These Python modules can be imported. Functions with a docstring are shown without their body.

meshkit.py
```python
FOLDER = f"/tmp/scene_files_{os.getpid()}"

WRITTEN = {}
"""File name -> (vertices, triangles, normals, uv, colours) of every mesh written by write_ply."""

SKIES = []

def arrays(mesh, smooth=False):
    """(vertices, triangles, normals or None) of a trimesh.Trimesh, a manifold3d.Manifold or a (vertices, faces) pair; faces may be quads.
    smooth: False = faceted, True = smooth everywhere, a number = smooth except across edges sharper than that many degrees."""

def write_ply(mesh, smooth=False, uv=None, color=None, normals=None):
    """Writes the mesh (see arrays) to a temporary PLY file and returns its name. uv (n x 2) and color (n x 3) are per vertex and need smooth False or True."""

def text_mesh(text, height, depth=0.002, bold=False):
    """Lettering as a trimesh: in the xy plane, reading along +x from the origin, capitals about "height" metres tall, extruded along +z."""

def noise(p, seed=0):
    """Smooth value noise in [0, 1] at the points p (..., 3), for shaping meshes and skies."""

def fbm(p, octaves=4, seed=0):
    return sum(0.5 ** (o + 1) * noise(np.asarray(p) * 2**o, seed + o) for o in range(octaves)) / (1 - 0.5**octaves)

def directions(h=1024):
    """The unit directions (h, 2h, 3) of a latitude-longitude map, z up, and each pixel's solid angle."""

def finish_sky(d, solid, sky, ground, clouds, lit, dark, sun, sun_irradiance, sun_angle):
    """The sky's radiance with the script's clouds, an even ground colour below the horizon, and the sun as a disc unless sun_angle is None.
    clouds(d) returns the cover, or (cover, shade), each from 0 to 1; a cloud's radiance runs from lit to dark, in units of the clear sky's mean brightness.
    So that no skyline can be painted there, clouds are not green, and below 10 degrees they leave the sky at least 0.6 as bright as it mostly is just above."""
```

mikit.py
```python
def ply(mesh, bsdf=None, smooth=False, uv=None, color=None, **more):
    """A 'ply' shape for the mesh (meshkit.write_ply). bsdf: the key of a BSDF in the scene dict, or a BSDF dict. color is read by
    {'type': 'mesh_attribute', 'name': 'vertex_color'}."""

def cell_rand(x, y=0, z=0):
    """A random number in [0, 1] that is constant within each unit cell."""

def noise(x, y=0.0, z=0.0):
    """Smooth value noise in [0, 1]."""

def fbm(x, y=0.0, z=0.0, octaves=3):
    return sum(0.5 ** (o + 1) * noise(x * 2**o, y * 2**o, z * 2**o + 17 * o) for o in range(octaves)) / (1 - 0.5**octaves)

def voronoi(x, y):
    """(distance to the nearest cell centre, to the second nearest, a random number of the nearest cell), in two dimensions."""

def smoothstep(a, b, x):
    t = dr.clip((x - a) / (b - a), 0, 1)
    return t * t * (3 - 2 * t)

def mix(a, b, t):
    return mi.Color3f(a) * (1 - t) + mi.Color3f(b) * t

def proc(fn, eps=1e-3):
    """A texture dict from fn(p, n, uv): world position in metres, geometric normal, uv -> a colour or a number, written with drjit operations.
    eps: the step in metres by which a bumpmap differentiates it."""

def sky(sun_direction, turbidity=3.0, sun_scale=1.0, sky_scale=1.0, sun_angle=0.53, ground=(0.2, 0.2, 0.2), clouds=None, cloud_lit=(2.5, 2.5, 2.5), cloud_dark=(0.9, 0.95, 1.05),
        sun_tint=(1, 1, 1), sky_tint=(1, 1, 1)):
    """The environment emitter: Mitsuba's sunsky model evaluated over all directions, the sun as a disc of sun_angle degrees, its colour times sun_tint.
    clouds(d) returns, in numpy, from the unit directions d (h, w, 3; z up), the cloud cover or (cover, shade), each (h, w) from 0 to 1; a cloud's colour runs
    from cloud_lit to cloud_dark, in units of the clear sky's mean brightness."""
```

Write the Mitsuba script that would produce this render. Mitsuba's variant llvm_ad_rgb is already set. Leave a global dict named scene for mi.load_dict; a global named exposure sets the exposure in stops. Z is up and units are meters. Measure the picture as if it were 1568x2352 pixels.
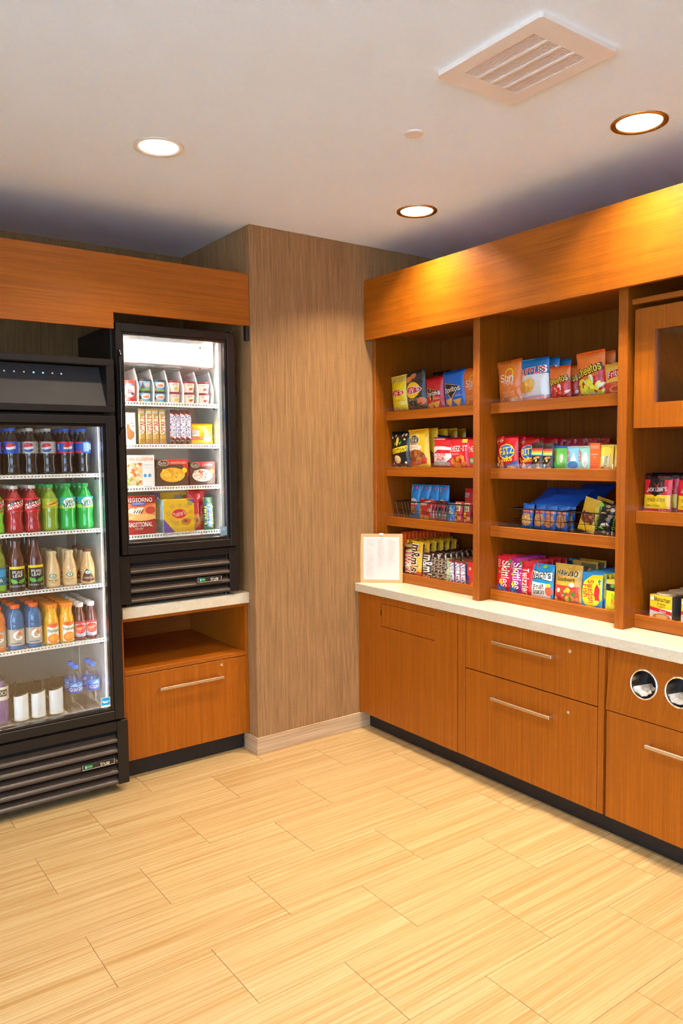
import math, random
from functools import lru_cache
import numpy as np, trimesh, mitsuba as mi, drjit as dr
from shapely.geometry import Polygon, Point, box as sbox
from shapely import affinity
import meshkit, mikit
from mikit import proc, fbm, noise, cell_rand, smoothstep
T = mi.ScalarTransform4f
scene, labels = {'type': 'scene'}, {}
rng = np.random.default_rng(7)

# ------------------------------------------------------------------ camera, lights, exposure
EYE, YAW, PITCH, ROLL, FPX = np.array([0, 0, 1.6917]), 35.926, -4.145, -0.58, 1776.07
_a, _b, _c = np.radians([YAW, PITCH, ROLL])
_fw = np.array([math.sin(_a) * math.cos(_b), math.cos(_a) * math.cos(_b), math.sin(_b)])
_r = np.array([math.cos(_a), -math.sin(_a), 0]); _u = np.cross(_r, _fw)
_up = -_r * math.sin(_c) + _u * math.cos(_c)
scene['camera'] = {'type': 'perspective', 'fov': math.degrees(2 * math.atan(784 / FPX)), 'fov_axis': 'x', 'near_clip': 0.05, 'far_clip': 50.0,
                   'to_world': T().look_at(origin=EYE.tolist(), target=(EYE + _fw).tolist(), up=_up.tolist())}
exposure = 0.16
CEIL = 2.952
WARM = (1.0, 0.88, 0.67)
SPOT_I = 6.5            # W/sr of each downlight's beam
# downlights: x, y, trim colour, lens radius, beam scale
DOWNLIGHTS = [(1.312, 3.05, 'white', .078, .8), (2.736, 3.085, 'bronze', .083, 2.3), (2.727, 1.798, 'bronze', .083, 2.3),
              (1.312, 1.6, 'white', .078, .8), (2.73, .5, 'bronze', .083, 2.3), (1.312, .3, 'white', .078, .5), (-.1, 3.05, 'white', .078, .8),
              (-.1, 1.6, 'white', .078, .6), (-.1, .3, 'white', .078, .4)]
LED_COOLER, LED_FREEZER = 24.0, 60.0
# even bluish sky, lighting the room through two added, unseen windows
scene['sky'] = {'type': 'constant', 'radiance': {'type': 'rgb', 'value': [4.7, 7.4, 10.6]}}

# ------------------------------------------------------------------ helpers
def C(h):
    c = np.array([int(h[i:i + 2], 16) for i in (0, 2, 4)]) / 255
    return np.where(c < .04045, c / 12.92, ((c + .055) / 1.055) ** 2.4)
def CL(h): return [float(q) for q in C(h)]
def mix(a, b, t): return mi.Color3f(*map(float, a)) * (1 - t) + mi.Color3f(*map(float, b)) * t
_cnt = {}
def num(name):
    k = _cnt.get(name, 0); _cnt[name] = k + 1
    return name if k == 0 else f'{name}_{k:03d}'
def L(key, label=None, cat=None, group=None, kind=None):
    labels[key] = {k: v for k, v in (('label', label), ('category', cat), ('group', group), ('kind', kind)) if v}
def put(key, mesh, mat, smooth=False, **kw):
    scene[key] = mikit.ply(mesh, mat, smooth=smooth, **kw); return key
def part(parent, name, mesh, mat, smooth=False, label=None, kind=None, **kw):
    key = num(parent + '__' + name); put(key, mesh, mat, smooth, **kw)
    if label or kind: L(key, label, kind=kind)
    return key
def thing(name, label, cat, group=None):
    k = num(name); L(k, label, cat, group); return k
def cat(*ms): return trimesh.util.concatenate(list(ms))
def TM(v, f): return trimesh.Trimesh(np.asarray(v, float), np.asarray(f, int), process=False)
def bx(x0, y0, z0, x1, y1, z1, c=0.0):
    """Box between two corners with chamfered edges of width c."""
    lo, hi = np.minimum([x0, y0, z0], [x1, y1, z1]), np.maximum([x0, y0, z0], [x1, y1, z1])
    c = min(c, (hi - lo).min() * .45)
    if c <= 0:
        m = trimesh.creation.box(extents=hi - lo); m.apply_translation((lo + hi) / 2); return m
    pts = []
    for s in np.ndindex(2, 2, 2):
        p = np.where(np.array(s) == 1, hi, lo); q = np.where(np.array(s) == 1, hi - c, lo + c)
        for k in range(3):
            t = q.copy(); t[k] = p[k]; pts.append(t)
    m = trimesh.convex.convex_hull(np.array(pts)); return TM(m.vertices, m.faces)
def tube(p0, p1, r, n=6):
    p0, p1 = np.array(p0, float), np.array(p1, float); d = p1 - p0; d /= np.linalg.norm(d)
    a = np.cross(d, [0, 0, 1.] if abs(d[2]) < .9 else [1., 0, 0]); a /= np.linalg.norm(a); b = np.cross(d, a)
    t = np.arange(n) * 2 * np.pi / n; ring = r * (np.cos(t)[:, None] * a + np.sin(t)[:, None] * b)
    v = np.vstack([p0 + ring, p1 + ring, [p0], [p1]]); i = np.arange(n); j = (i + 1) % n
    f = np.vstack([np.c_[i, j, n + j], np.c_[i, n + j, n + i], np.c_[j, i, np.full(n, 2 * n)], np.c_[n + i, n + j, np.full(n, 2 * n + 1)]])
    return TM(v, f)
def path(pts, r, n=6): return cat(*[tube(a, b, r, n) for a, b in zip(pts[:-1], pts[1:])])
def lathe(prof, n=28):
    prof = np.array(prof, float); k = len(prof); t = np.arange(n) * 2 * np.pi / n
    v = np.stack([np.outer(prof[:, 0], np.sin(t)), -np.outer(prof[:, 0], np.cos(t)), np.repeat(prof[:, 1:], n, 1)], -1).reshape(-1, 3)
    i, j = np.meshgrid(np.arange(k - 1), np.arange(n), indexing='ij'); j2 = (j + 1) % n
    a, b, c, d = i * n + j, i * n + j2, (i + 1) * n + j2, (i + 1) * n + j
    return TM(v, np.vstack([np.stack([a, b, c], -1).reshape(-1, 3), np.stack([a, c, d], -1).reshape(-1, 3)]))
def spline(pts, n=40):
    pts = np.array(pts, float); s = np.r_[0, np.cumsum(np.linalg.norm(np.diff(pts, axis=0), axis=1))]
    from scipy.interpolate import PchipInterpolator as P
    t = np.linspace(0, s[-1], n); return np.c_[P(s, pts[:, 0])(t), P(s, pts[:, 1])(t)]
def moved(m, M): m = m.copy(); m.apply_transform(M); return m
def extr(poly, d):  return trimesh.creation.extrude_polygon(poly, d, engine='earcut')

# ------------------------------------------------------------------ materials
def tw(d): return {'type': 'twosided', 'bsdf': d}
def princ(col, rough=.5, **k): return tw({'type': 'principled', 'base_color': {'type': 'rgb', 'value': list(map(float, col))} if not isinstance(col, dict) else col, 'roughness': rough, **k})
WOOD_A, WOOD_B = C('a8580a'), C('8c4406')
def wood(s, l):
    """s: coordinate across the grain, l: along it (metres)."""
    f = fbm(s * 420, l * 6, 3.0, 3) * .6 + fbm(s * 90 + 9, l * 1.0, 1.0, 3) * .4
    fl = noise(s * 900, l * 22, 5.0)
    t = dr.clip((f - .5) * 1.9 + .5 - smoothstep(.80, .95, fl) * .25, 0, 1)
    return mix(WOOD_B, WOOD_A, t)
scene['mat_wood_upright'] = princ(proc(lambda p, n, uv: wood(p.x + p.y * 1.13, p.z)), .38, specular=.4)
scene['mat_wood_along_y'] = princ(proc(lambda p, n, uv: wood(p.z + p.x * 1.07, p.y)), .38, specular=.4)
scene['mat_wood_along_x'] = princ(proc(lambda p, n, uv: wood(p.z + p.y * 1.07, p.x)), .38, specular=.4)
def wallpaper(p, n, uv):
    s = p.x + p.y * 1.01
    f = fbm(s * 520, p.z * 9, 0, 3) * .75 + fbm(s * 150, p.z * 2.5, 4, 2) * .25
    t = dr.clip((f - .5) * 2.0 + .5, 0, 1)
    return mix(C('7e5c3a'), C('a87d50'), t)
scene['mat_wallpaper'] = princ(proc(wallpaper), .75, specular=.2)
def ceiling_tex(p, n, uv):
    return mi.Color3f(.84, .91, .95) * (.985 + .03 * fbm(p.x * 160, p.y * 160, 0, 2))
scene['mat_ceiling'] = princ(proc(ceiling_tex), .9, specular=.1)
TL, TW, TX0, TY0 = .654, .332, 1.448, 3.004
def floor_tex(p, n, uv):
    row = dr.floor((p.y - TY0) / TW); odd = row - 2 * dr.floor(row / 2)
    col = dr.floor((p.x - TX0 - .5 * TL * odd) / TL); r = cell_rand(col, row, 3)
    l, s = p.x + r * 31, p.y + r * 17
    wav = .006 * (noise(l * 3, s * 6, 0) - .5)
    f = fbm((s + wav) * 230, l * 2.2, r * 9, 3) * .6 + fbm((s + wav) * 55, l * 1.1, r * 5, 3) * .4
    fine = noise(s * 700, l * 14, 2.0)
    t = dr.clip((f - .5) * 2.2 + .52 + (r - .5) * .05 + (fine - .5) * .22, 0, 1)
    return mix(C('a97f4a'), C('c6a878'), t)
scene['mat_floor_tile'] = princ(proc(floor_tex), .34, specular=.35)
scene['mat_grout'] = princ(C('ae8a5a'), .9)
def base_tex(p, n, uv):
    s, l = p.z, p.x + p.y
    f = fbm(s * 190, l * 4, 0, 3) * .6 + fbm(s * 50, l * 1.5, 4, 2) * .4
    return mix(C('ae8c68'), C('cbae8a'), dr.clip((f - .5) * 2.4 + .5, 0, 1))
scene['mat_baseboard'] = princ(proc(base_tex), .45, specular=.3)
def quartz(p, n, uv):
    a = cell_rand(p.x * 300, p.y * 300 + 7, p.z * 300); b = noise(p.x * 60, p.y * 60, p.z * 60)
    c = mix(C('d6c8ae'), C('cec0a4'), b)
    c = dr.select(a > .994, mi.Color3f(*CL('a3927a')), c)
    return dr.select(a < .01, mi.Color3f(*CL('efe8da')), c)
scene['mat_quartz'] = princ(proc(quartz), .22, specular=.5)
scene['mat_black_toe'] = princ(C('1c1511'), .55)
scene['mat_black_metal'] = princ(C('17110e'), .42, specular=.4)
scene['mat_louvre_lit'] = princ(C('3d2e24'), .34, specular=.7)  # black metal lightened: reflected room light put into its colour
scene['mat_wood_side_shaded'] = princ(proc(lambda p, n, uv: wood(p.x + p.y * 1.13, p.z) * .7), .4, specular=.3)  # wood darkened so the shade inside the bays sits in its colour
scene['mat_wood_inner_shaded'] = princ(proc(lambda p, n, uv: wood(p.x + p.y * 1.13, p.z) * .66), .42, specular=.3)  # same wood, a little darker: interior shade put into the back panels
scene['mat_black_gloss'] = princ(C('15110f'), .18, specular=.5)
scene['mat_dark_void'] = princ(C('0c0a09'), .8)
scene['mat_white_enamel'] = princ(C('eef0ec'), .35, specular=.5)
scene['mat_liner_back'] = princ(C('8f8b80'), .4, specular=.4)
scene['mat_liner'] = princ(C('b9b8ae'), .35, specular=.5)
scene['mat_white_plastic'] = princ(C('efe8dc'), .45)
scene['mat_vent_plastic'] = princ(C('eee4da'), .5)
scene['mat_sign_grey'] = princ(C('3e3936'), .6, specular=.2)
scene['mat_rack_brown'] = princ(C('4a3c2e'), .5)
scene['mat_nickel'] = tw({'type': 'roughconductor', 'material': 'none', 'alpha': .3, 'specular_reflectance': {'type': 'rgb', 'value': [.74, .62, .46]}})
scene['mat_chrome'] = tw({'type': 'roughconductor', 'material': 'none', 'alpha': .06, 'specular_reflectance': {'type': 'rgb', 'value': [.86, .84, .80]}})
scene['mat_bronze'] = {'type': 'twosided', 'bsdf': {'type': 'roughconductor', 'material': 'none', 'alpha': .25, 'specular_reflectance': {'type': 'rgb', 'value': [.78, .52, .22]}}}
scene['mat_glass'] = {'type': 'thindielectric', 'int_ior': 1.5}
scene['mat_acrylic'] = {'type': 'thindielectric', 'int_ior': 1.45}
VC = {'type': 'mesh_attribute', 'name': 'vertex_color'}
scene['mat_pack'] = princ(VC, .34, specular=.5)
scene['mat_card'] = princ(VC, .42, specular=.4)
scene['mat_liquid'] = princ(VC, .08, specular=.6, clearcoat=1.0, clearcoat_gloss=.95)
scene['mat_label'] = princ(VC, .35, specular=.4)
scene['mat_cap'] = princ(VC, .4, specular=.4)

# ------------------------------------------------------------------ room
def struct(name, mesh, mat, smooth=False): put(name, mesh, mat, smooth); L(name, kind='structure'); return name
XL, XR, YF, YB = -2.4, 3.545, -2.4, 4.629      # room's inner faces
YC, XC = 3.764, 2.125                           # front and left face of the projecting column
struct('floor', bx(XL, YF, -.06, XR, YB, -.003), 'mat_grout')
struct('ceiling', bx(XL, YF, CEIL, XR, YB, CEIL + .06), 'mat_ceiling')
struct('wall_back', bx(XL - .1, YB, -.06, XR + .1, YB + .1, CEIL), 'mat_wallpaper')
struct('wall_right', bx(XR, YF - .1, -.06, XR + .1, YB, CEIL), 'mat_wallpaper')
VY0, VY1, VZ0, VZ1 = -2.0, .9, .25, 2.75
struct('wall_left', cat(bx(XL - .1, YF - .1, -.06, XL, VY0, CEIL), bx(XL - .1, VY1, -.06, XL, YB, CEIL), bx(XL - .1, VY0, -.06, XL, VY1, VZ0), bx(XL - .1, VY0, VZ1, XL, VY1, CEIL)), 'mat_wallpaper')
struct('added_window_2', bx(XL - .056, VY0, VZ0, XL - .052, VY1, VZ1), 'mat_glass')  # unseen window, added for its cool light on the ceiling
for k in range(4):
    q = VY0 + (VY1 - VY0) * k / 3; part('added_window_2', 'mullion', bx(XL - .08, q - .03, VZ0, XL - .02, q + .03, VZ1), 'mat_white_plastic')
for q in (VZ0, VZ1): part('added_window_2', 'rail', bx(XL - .08, VY0, q - .03, XL - .02, VY1, q + .03), 'mat_white_plastic')
WX0, WX1, WZ0, WZ1 = -2.2, -.4, .25, 2.75
struct('wall_front', cat(bx(XL, YF - .1, -.06, WX0, YF, CEIL), bx(WX1, YF - .1, -.06, XR, YF, CEIL), bx(WX0, YF - .1, -.06, WX1, YF, WZ0), bx(WX0, YF - .1, WZ1, WX1, YF, CEIL)), 'mat_wallpaper')
struct('added_window_1', bx(WX0, YF - .056, WZ0, WX1, YF - .052, WZ1), 'mat_glass')  # added window behind the camera, out of view, to cool the ceiling tone
for k in range(4):
    q = WX0 + (WX1 - WX0) * k / 3; part('added_window_1', 'mullion', bx(q - .03, YF - .08, WZ0, q + .03, YF - .02, WZ1), 'mat_white_plastic')
for q in (WZ0, WZ1): part('added_window_1', 'rail', bx(WX0, YF - .08, q - .03, WX1, YF - .02, q + .03), 'mat_white_plastic')
struct('wall_column', bx(XC, YC, 0, XR, YB, CEIL, .002), 'mat_wallpaper')
struct('baseboard_column', cat(bx(XC - .011, YC - .011, 0, 2.93, YC, .098, .002), bx(XC - .011, YC - .011, 0, XC, 3.905, .098, .002)), 'mat_baseboard')
# floor tiles, each a part of the floor
k0, k1 = -17, 3
for row in range(k0, k1):
    y0, y1 = TY0 + row * TW, TY0 + (row + 1) * TW
    if y0 > 3.93 or y1 < YF: continue
    odd = row % 2
    for col in range(-7, 4):
        x0 = TX0 + .5 * TL * odd + col * TL; x1 = x0 + TL
        a, b, c, d = max(x0, XL) + .0009, max(y0, YF) + .0005, min(x1, 2.95) - .0009, min(y1, 3.95) - .0005
        if c - a < .02 or d - b < .02: continue
        dz = float(rng.uniform(-.0001, .0001))
        part('floor', 'tile', bx(a, b, -.003, c, d, dz, .0004), 'mat_floor_tile')

# ------------------------------------------------------------------ ceiling fittings
ORD = ['first', 'second', 'third', 'fourth', 'fifth', 'sixth', 'seventh', 'eighth', 'ninth', 'tenth', 'eleventh', 'twelfth', 'thirteenth']
DL_LABEL = ['white-trimmed round recessed ceiling light above the black fridges', 'bronze-ringed round recessed ceiling light near the wallpapered column',
            'bronze-ringed round recessed ceiling light above the right end of the snack shelves']
for i, (x, y, trim, r, s) in enumerate(DOWNLIGHTS):
    t = thing('downlight', DL_LABEL[i] if i < 3 else 'round recessed ceiling light out of view behind the camera', 'ceiling light', None if i < 3 else 'downlights out of the picture')
    prof = [(r + .022, CEIL - .001), (r + .021, CEIL - .005), (r + .012, CEIL - .006), (r + .002, CEIL - .003), (r, CEIL + .004)]
    part(t, 'trim_ring', moved(lathe(prof, 48), trimesh.transformations.translation_matrix([x, y, 0])), 'mat_bronze' if trim == 'bronze' else 'mat_white_plastic', True)
    lens = lathe([(r + .001, CEIL - .0022), (r * .6, CEIL - .0028), (.0005, CEIL - .003)], 48); lens.invert()
    if lens.face_normals[:, 2].mean() > 0: lens.invert()
    part(t, 'lens', moved(lens, trimesh.transformations.translation_matrix([x, y, 0])), 'mat_white_plastic', False,
         emitter={'type': 'area', 'radiance': {'type': 'rgb', 'value': [7.0 * q for q in (1, .9, .74)]}})
    n = 3 if i < 3 else 1
    for k in range(n):
        ang = k * 2.094 + .5; o = [x + (.045 * math.cos(ang) if n > 1 else 0), y + (.045 * math.sin(ang) if n > 1 else 0), CEIL - .012]
        scene[f'beam_{i}_{k}'] = {'type': 'spot', 'intensity': {'type': 'rgb', 'value': [SPOT_I * s / n * q for q in WARM]}, 'cutoff_angle': 60.0 if trim == 'bronze' else 62.0, 'beam_width': 16.0 if trim == 'bronze' else 30.0,
                                  'to_world': T().look_at(origin=o, target=[o[0], o[1], 0], up=[0, 1, 0])}
t = thing('sprinkler_cover', 'small round flush disc cover in the middle of the ceiling', 'sprinkler cover')
put(t, moved(lathe([(.0005, CEIL), (.037, CEIL), (.037, CEIL - .003), (.035, CEIL - .006), (.0005, CEIL - .0065)], 40), trimesh.transformations.translation_matrix([2.081, 2.362, 0])), 'mat_vent_plastic', 30)
# exhaust vent
t = thing('ceiling_vent', 'square white ceiling vent grille with four banks of fine louvres', 'vent')
vx0, vx1, vy0, vy1 = 1.822, 2.183, 1.518, 1.955
outer = sbox(vx0, vy0, vx1, vy1).buffer(-.012).buffer(.012); gx0, gx1, gy0, gy1 = vx0 + .055, vx1 - .055, vy0 + .075, vy1 - .075
fr = extr(outer.difference(sbox(gx0, gy0, gx1, gy1)), .016); fr.apply_translation([0, 0, CEIL - .016])
part(t, 'frame', fr, 'mat_vent_plastic')
part(t, 'backing', bx(gx0, gy0, CEIL - .004, gx1, gy1, CEIL - .002), 'mat_sign_grey')
bw = (gx1 - gx0) / 4
for k in range(1, 4): part(t, 'rib', bx(gx0 + k * bw - .005, gy0, CEIL - .018, gx0 + k * bw + .005, gy1, CEIL - .004, .001), 'mat_vent_plastic')
n = 44
part(t, 'louvres', cat(*[bx(gx0, gy0 + (k + .2) * (gy1 - gy0) / n, CEIL - .014, gx1, gy0 + (k + .72) * (gy1 - gy0) / n, CEIL - .006) for k in range(n)]), 'mat_vent_plastic', kind='stuff')
part(t, 'maker_mark', cat(bx(vx1 - .03, vy0 + .13, CEIL - .0168, vx1 - .022, vy0 + .14, CEIL - .016), bx(vx1 - .028, vy0 + .085, CEIL - .0168, vx1 - .024, vy0 + .12, CEIL - .016)), 'mat_white_enamel')

# ------------------------------------------------------------------ right-hand run: base cabinets, worktop, shelf units, header
XD, XT = 2.851, 2.8215          # door fronts, worktop front edge
def handle(parent, y0, y1, z, x=XD):
    m = cat(bx(x - .036, y0, z - .008, x - .024, y1, z + .008, .0015), bx(x - .026, y0, z - .008, x, y0 + .013, z + .008, .001), bx(x - .026, y1 - .013, z - .008, x, y1, z + .008, .001))
    part(parent, 'handle', m, 'mat_nickel')
def lock(parent, x, y, z):
    R = trimesh.transformations.rotation_matrix(-math.pi / 2, [0, 1, 0])
    m = moved(lathe([(.0085, -.002), (.0085, .003), (.006, .004), (.005, .0015), (.0005, .0015)], 20), trimesh.transformations.translation_matrix([x, y, z]) @ R)
    part(parent, 'lock', m, 'mat_nickel', 30)
def toe(t, y0, y1): part(t, 'toe_kick', bx(2.925, y0, 0, 2.937, y1, .105), 'mat_black_toe')
t = thing('base_cabinet', 'orange wood base cabinet with a small flap panel beside the wallpapered column', 'cabinet')
part(t, 'carcass', bx(2.873, 2.868, .105, 3.53, 3.762, .862), 'mat_wood_upright')
d = t + '__door'
hole = sbox(3.083, .677, 3.543, .818); door = sbox(2.9035, .107, 3.762, .861)
def panel_yz(poly, x, th):
    """Polygon in (y, z) extruded along x."""
    m = extr(poly, th); v = m.vertices.copy(); m = TM(np.c_[v[:, 2] + x, v[:, 0], v[:, 1]], m.faces); return m
put(d, panel_yz(door.difference(hole), XD, .02), 'mat_wood_upright')
put(d + '__flap', bx(XD + .0005, 3.0855, .6795, XD + .02, 3.5405, .8155, .001), 'mat_wood_upright')
put(d + '__flap_pull', bx(XD - .003, 3.540, .745, XD + .004, 3.5445, .775), 'mat_black_toe')
put(d + '__latch', bx(XD - .012, 2.965, .853, XD + .01, 3.075, .857), 'mat_nickel')
part(t, 'filler_strip', bx(XD + .001, 2.848, .107, XD + .02, 2.9, .862, .001), 'mat_wood_upright')
toe(t, 2.868, 3.753)
def drawer(t, name, y0, y1, z0, z1, hy0, hy1, hz, lk=None):
    k = part(t, name, bx(XD, y0, z0, XD + .02, y1, z1, .0012), 'mat_wood_upright')
    handle(k, hy0, hy1, hz)
    if lk: lock(k, XD, *lk)
t = thing('drawer_cabinet', 'orange wood base cabinet with two wide lockable drawers under the snack shelves', 'cabinet')
part(t, 'carcass', bx(2.8735, 2.0225, .105, 3.53, 2.867, .862), 'mat_wood_upright')
drawer(t, 'drawer', 2.037, 2.8445, .584, .861, 2.264, 2.632, .760, (2.185, .800))
drawer(t, 'drawer', 2.037, 2.8445, .107, .579, 2.272, 2.637, .473, (2.191, .517))
part(t, 'filler_strip', bx(XD + .001, 2.004, .107, XD + .022, 2.0345, .862, .001), 'mat_wood_upright')
toe(t, 2.0035, 2.867)
t = thing('waste_cabinet', 'orange wood base cabinet with two round chrome waste holes above a drawer', 'cabinet')
part(t, 'carcass', bx(3.06, 1.153, .105, 3.53, 2.0215, .862), 'mat_wood_upright')
pan = sbox(1.18, 0, 1.9945, .282)
HOLES = [(1.822, .731), (1.665, .735), (1.4, .735)]
for (yy, zz) in HOLES[:2]: pan = pan.difference(Point(yy, zz - .583).buffer(.0585, 32))
tilt = trimesh.transformations.rotation_matrix(math.atan2(.024, .27), [0, 1, 0]); tilt = trimesh.transformations.translation_matrix([XD, 0, .583]) @ tilt
tp = part(t, 'tilted_panel', moved(panel_yz(pan, 0, .02), tilt), 'mat_wood_upright')
for a, b in ((1.9965, 2.0025), (1.155, 1.175)): part(t, 'side_panel', bx(XD + .021, a, .105, 3.06, b, .862), 'mat_wood_upright')
for (yy, zz) in HOLES[:2]:
    M = tilt @ trimesh.transformations.translation_matrix([0, yy, zz - .583]) @ trimesh.transformations.rotation_matrix(math.pi / 2, [0, 1, 0])
    ring = lathe([(.057, .002), (.0635, .002), (.0645, -.001), (.0635, -.004), (.060, -.006), (.0565, -.004), (.0555, .002), (.0555, .11)], 48)
    ck = num(tp + '__chute'); put(ck, moved(ring, M), 'mat_chrome', 40)
    put(num(tp + '__chute_end'), moved(lathe([(.058, .111), (.058, .16), (.0005, .161)], 32), M), 'mat_sign_grey')
    # crumpled white bag liner lying in the lower half of the chute
    v, f = [], []
    nu, nv = 22, 14
    for a in range(nu + 1):
        for b in range(nv + 1):
            ang = -1.05 + 2.1 * a / nu + .15; dep = -.012 + .12 * b / nv
            rr = .053 - .013 * meshkit.noise(np.array([ang * 4, dep * 60, yy * 9])) - (.012 if b > 2 else .0) - .004 * meshkit.noise(np.array([ang * 19, dep * 30, 3]))
            v.append([rr * math.cos(ang + 0), rr * math.sin(ang), dep])
    for a in range(nu):
        for b in range(nv):
            q = a * (nv + 1) + b; f += [[q, q + 1, q + nv + 2], [q, q + nv + 2, q + nv + 1]]
    part_key = num(tp + '__bag_liner'); put(part_key, moved(TM(v, f), M), 'mat_white_plastic', True)
    L(part_key, 'crumpled white bag liner in the chute')
drawer(t, 'drawer', 1.18, 1.990, .107, .579, 1.40, 1.785, .4885)
toe(t, 1.153, 2.003)
t = thing('worktop', 'long cream speckled quartz worktop under the snack shelves', 'worktop')
put(t, bx(XT, 1.153, .8642, XR - .002, YC - .002, .914, .0025), 'mat_quartz')

def lipped_shelf(t, y0, y1, zt, fence=True, xl=3.055):
    s = part(t, 'shelf', bx(xl + .02, y0, zt - .034, 3.519, y1, zt - .015), 'mat_wood_along_y')
    put(s + '__front_lip', bx(xl, y0 + .0005, zt - .056, xl + .02, y1 - .0005, zt, .0015), 'mat_wood_along_y')
    if fence:
        m = bx(xl + .0215, y0 + .004, zt - .014, xl + .0235, y1 - .004, zt + .022)
        put(s + '__clear_fence', m, 'mat_acrylic')
SH = [1.962, 1.620, 1.3115, .970]
def unit(y0, y1, w, label, shelves):
    t = thing('shelf_unit', label, 'shelving')
    for a, b in ((y1 - w[1], y1), (y0, y0 + w[0])):
        k = part(t, 'side_panel', bx(2.976, a, .9145, 3.535, b, 2.45, .0005), 'mat_wood_side_shaded')
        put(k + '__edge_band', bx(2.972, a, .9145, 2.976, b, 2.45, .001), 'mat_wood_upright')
    part(t, 'back_panel', bx(3.52, y0 + w[0], .9145, 3.535, y1 - w[1], 2.43), 'mat_wood_inner_shaded')
    part(t, 'top_panel', bx(2.972, y0 + w[0], 2.43, 3.535, y1 - w[1], 2.45), 'mat_wood_along_y')
    for z in shelves: lipped_shelf(t, y0 + w[0], y1 - w[1], z)
    return t
unit(2.890, 3.7625, (.022, .0265), 'left snack shelf bay of orange wood next to the wallpapered column', SH)
unit(2.0215, 2.8895, (.022, .022), 'middle snack shelf bay of orange wood between the two wide uprights', SH)
u3 = unit(1.153, 2.021, (.022, .022), 'right snack shelf bay of orange wood with a framed cabinet at the top', [1.4375, .973])
part(u3, 'rail', bx(3.0, 1.176, 2.327, 3.03, 1.998, 2.35, .001), 'mat_wood_along_y')
cb = part(u3, 'upper_cabinet', cat(bx(3.025, 1.176, 1.80, 3.515, 1.19, 2.31), bx(3.025, 1.965, 1.80, 3.515, 1.985, 2.31), bx(3.025, 1.19, 2.29, 3.515, 1.965, 2.31), bx(3.025, 1.19, 1.80, 3.515, 1.965, 1.82)), 'mat_wood_along_y')
frame = sbox(1.178, 1.799, 1.981, 2.303).difference(sbox(1.275, 1.904, 1.887, 2.21))
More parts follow.
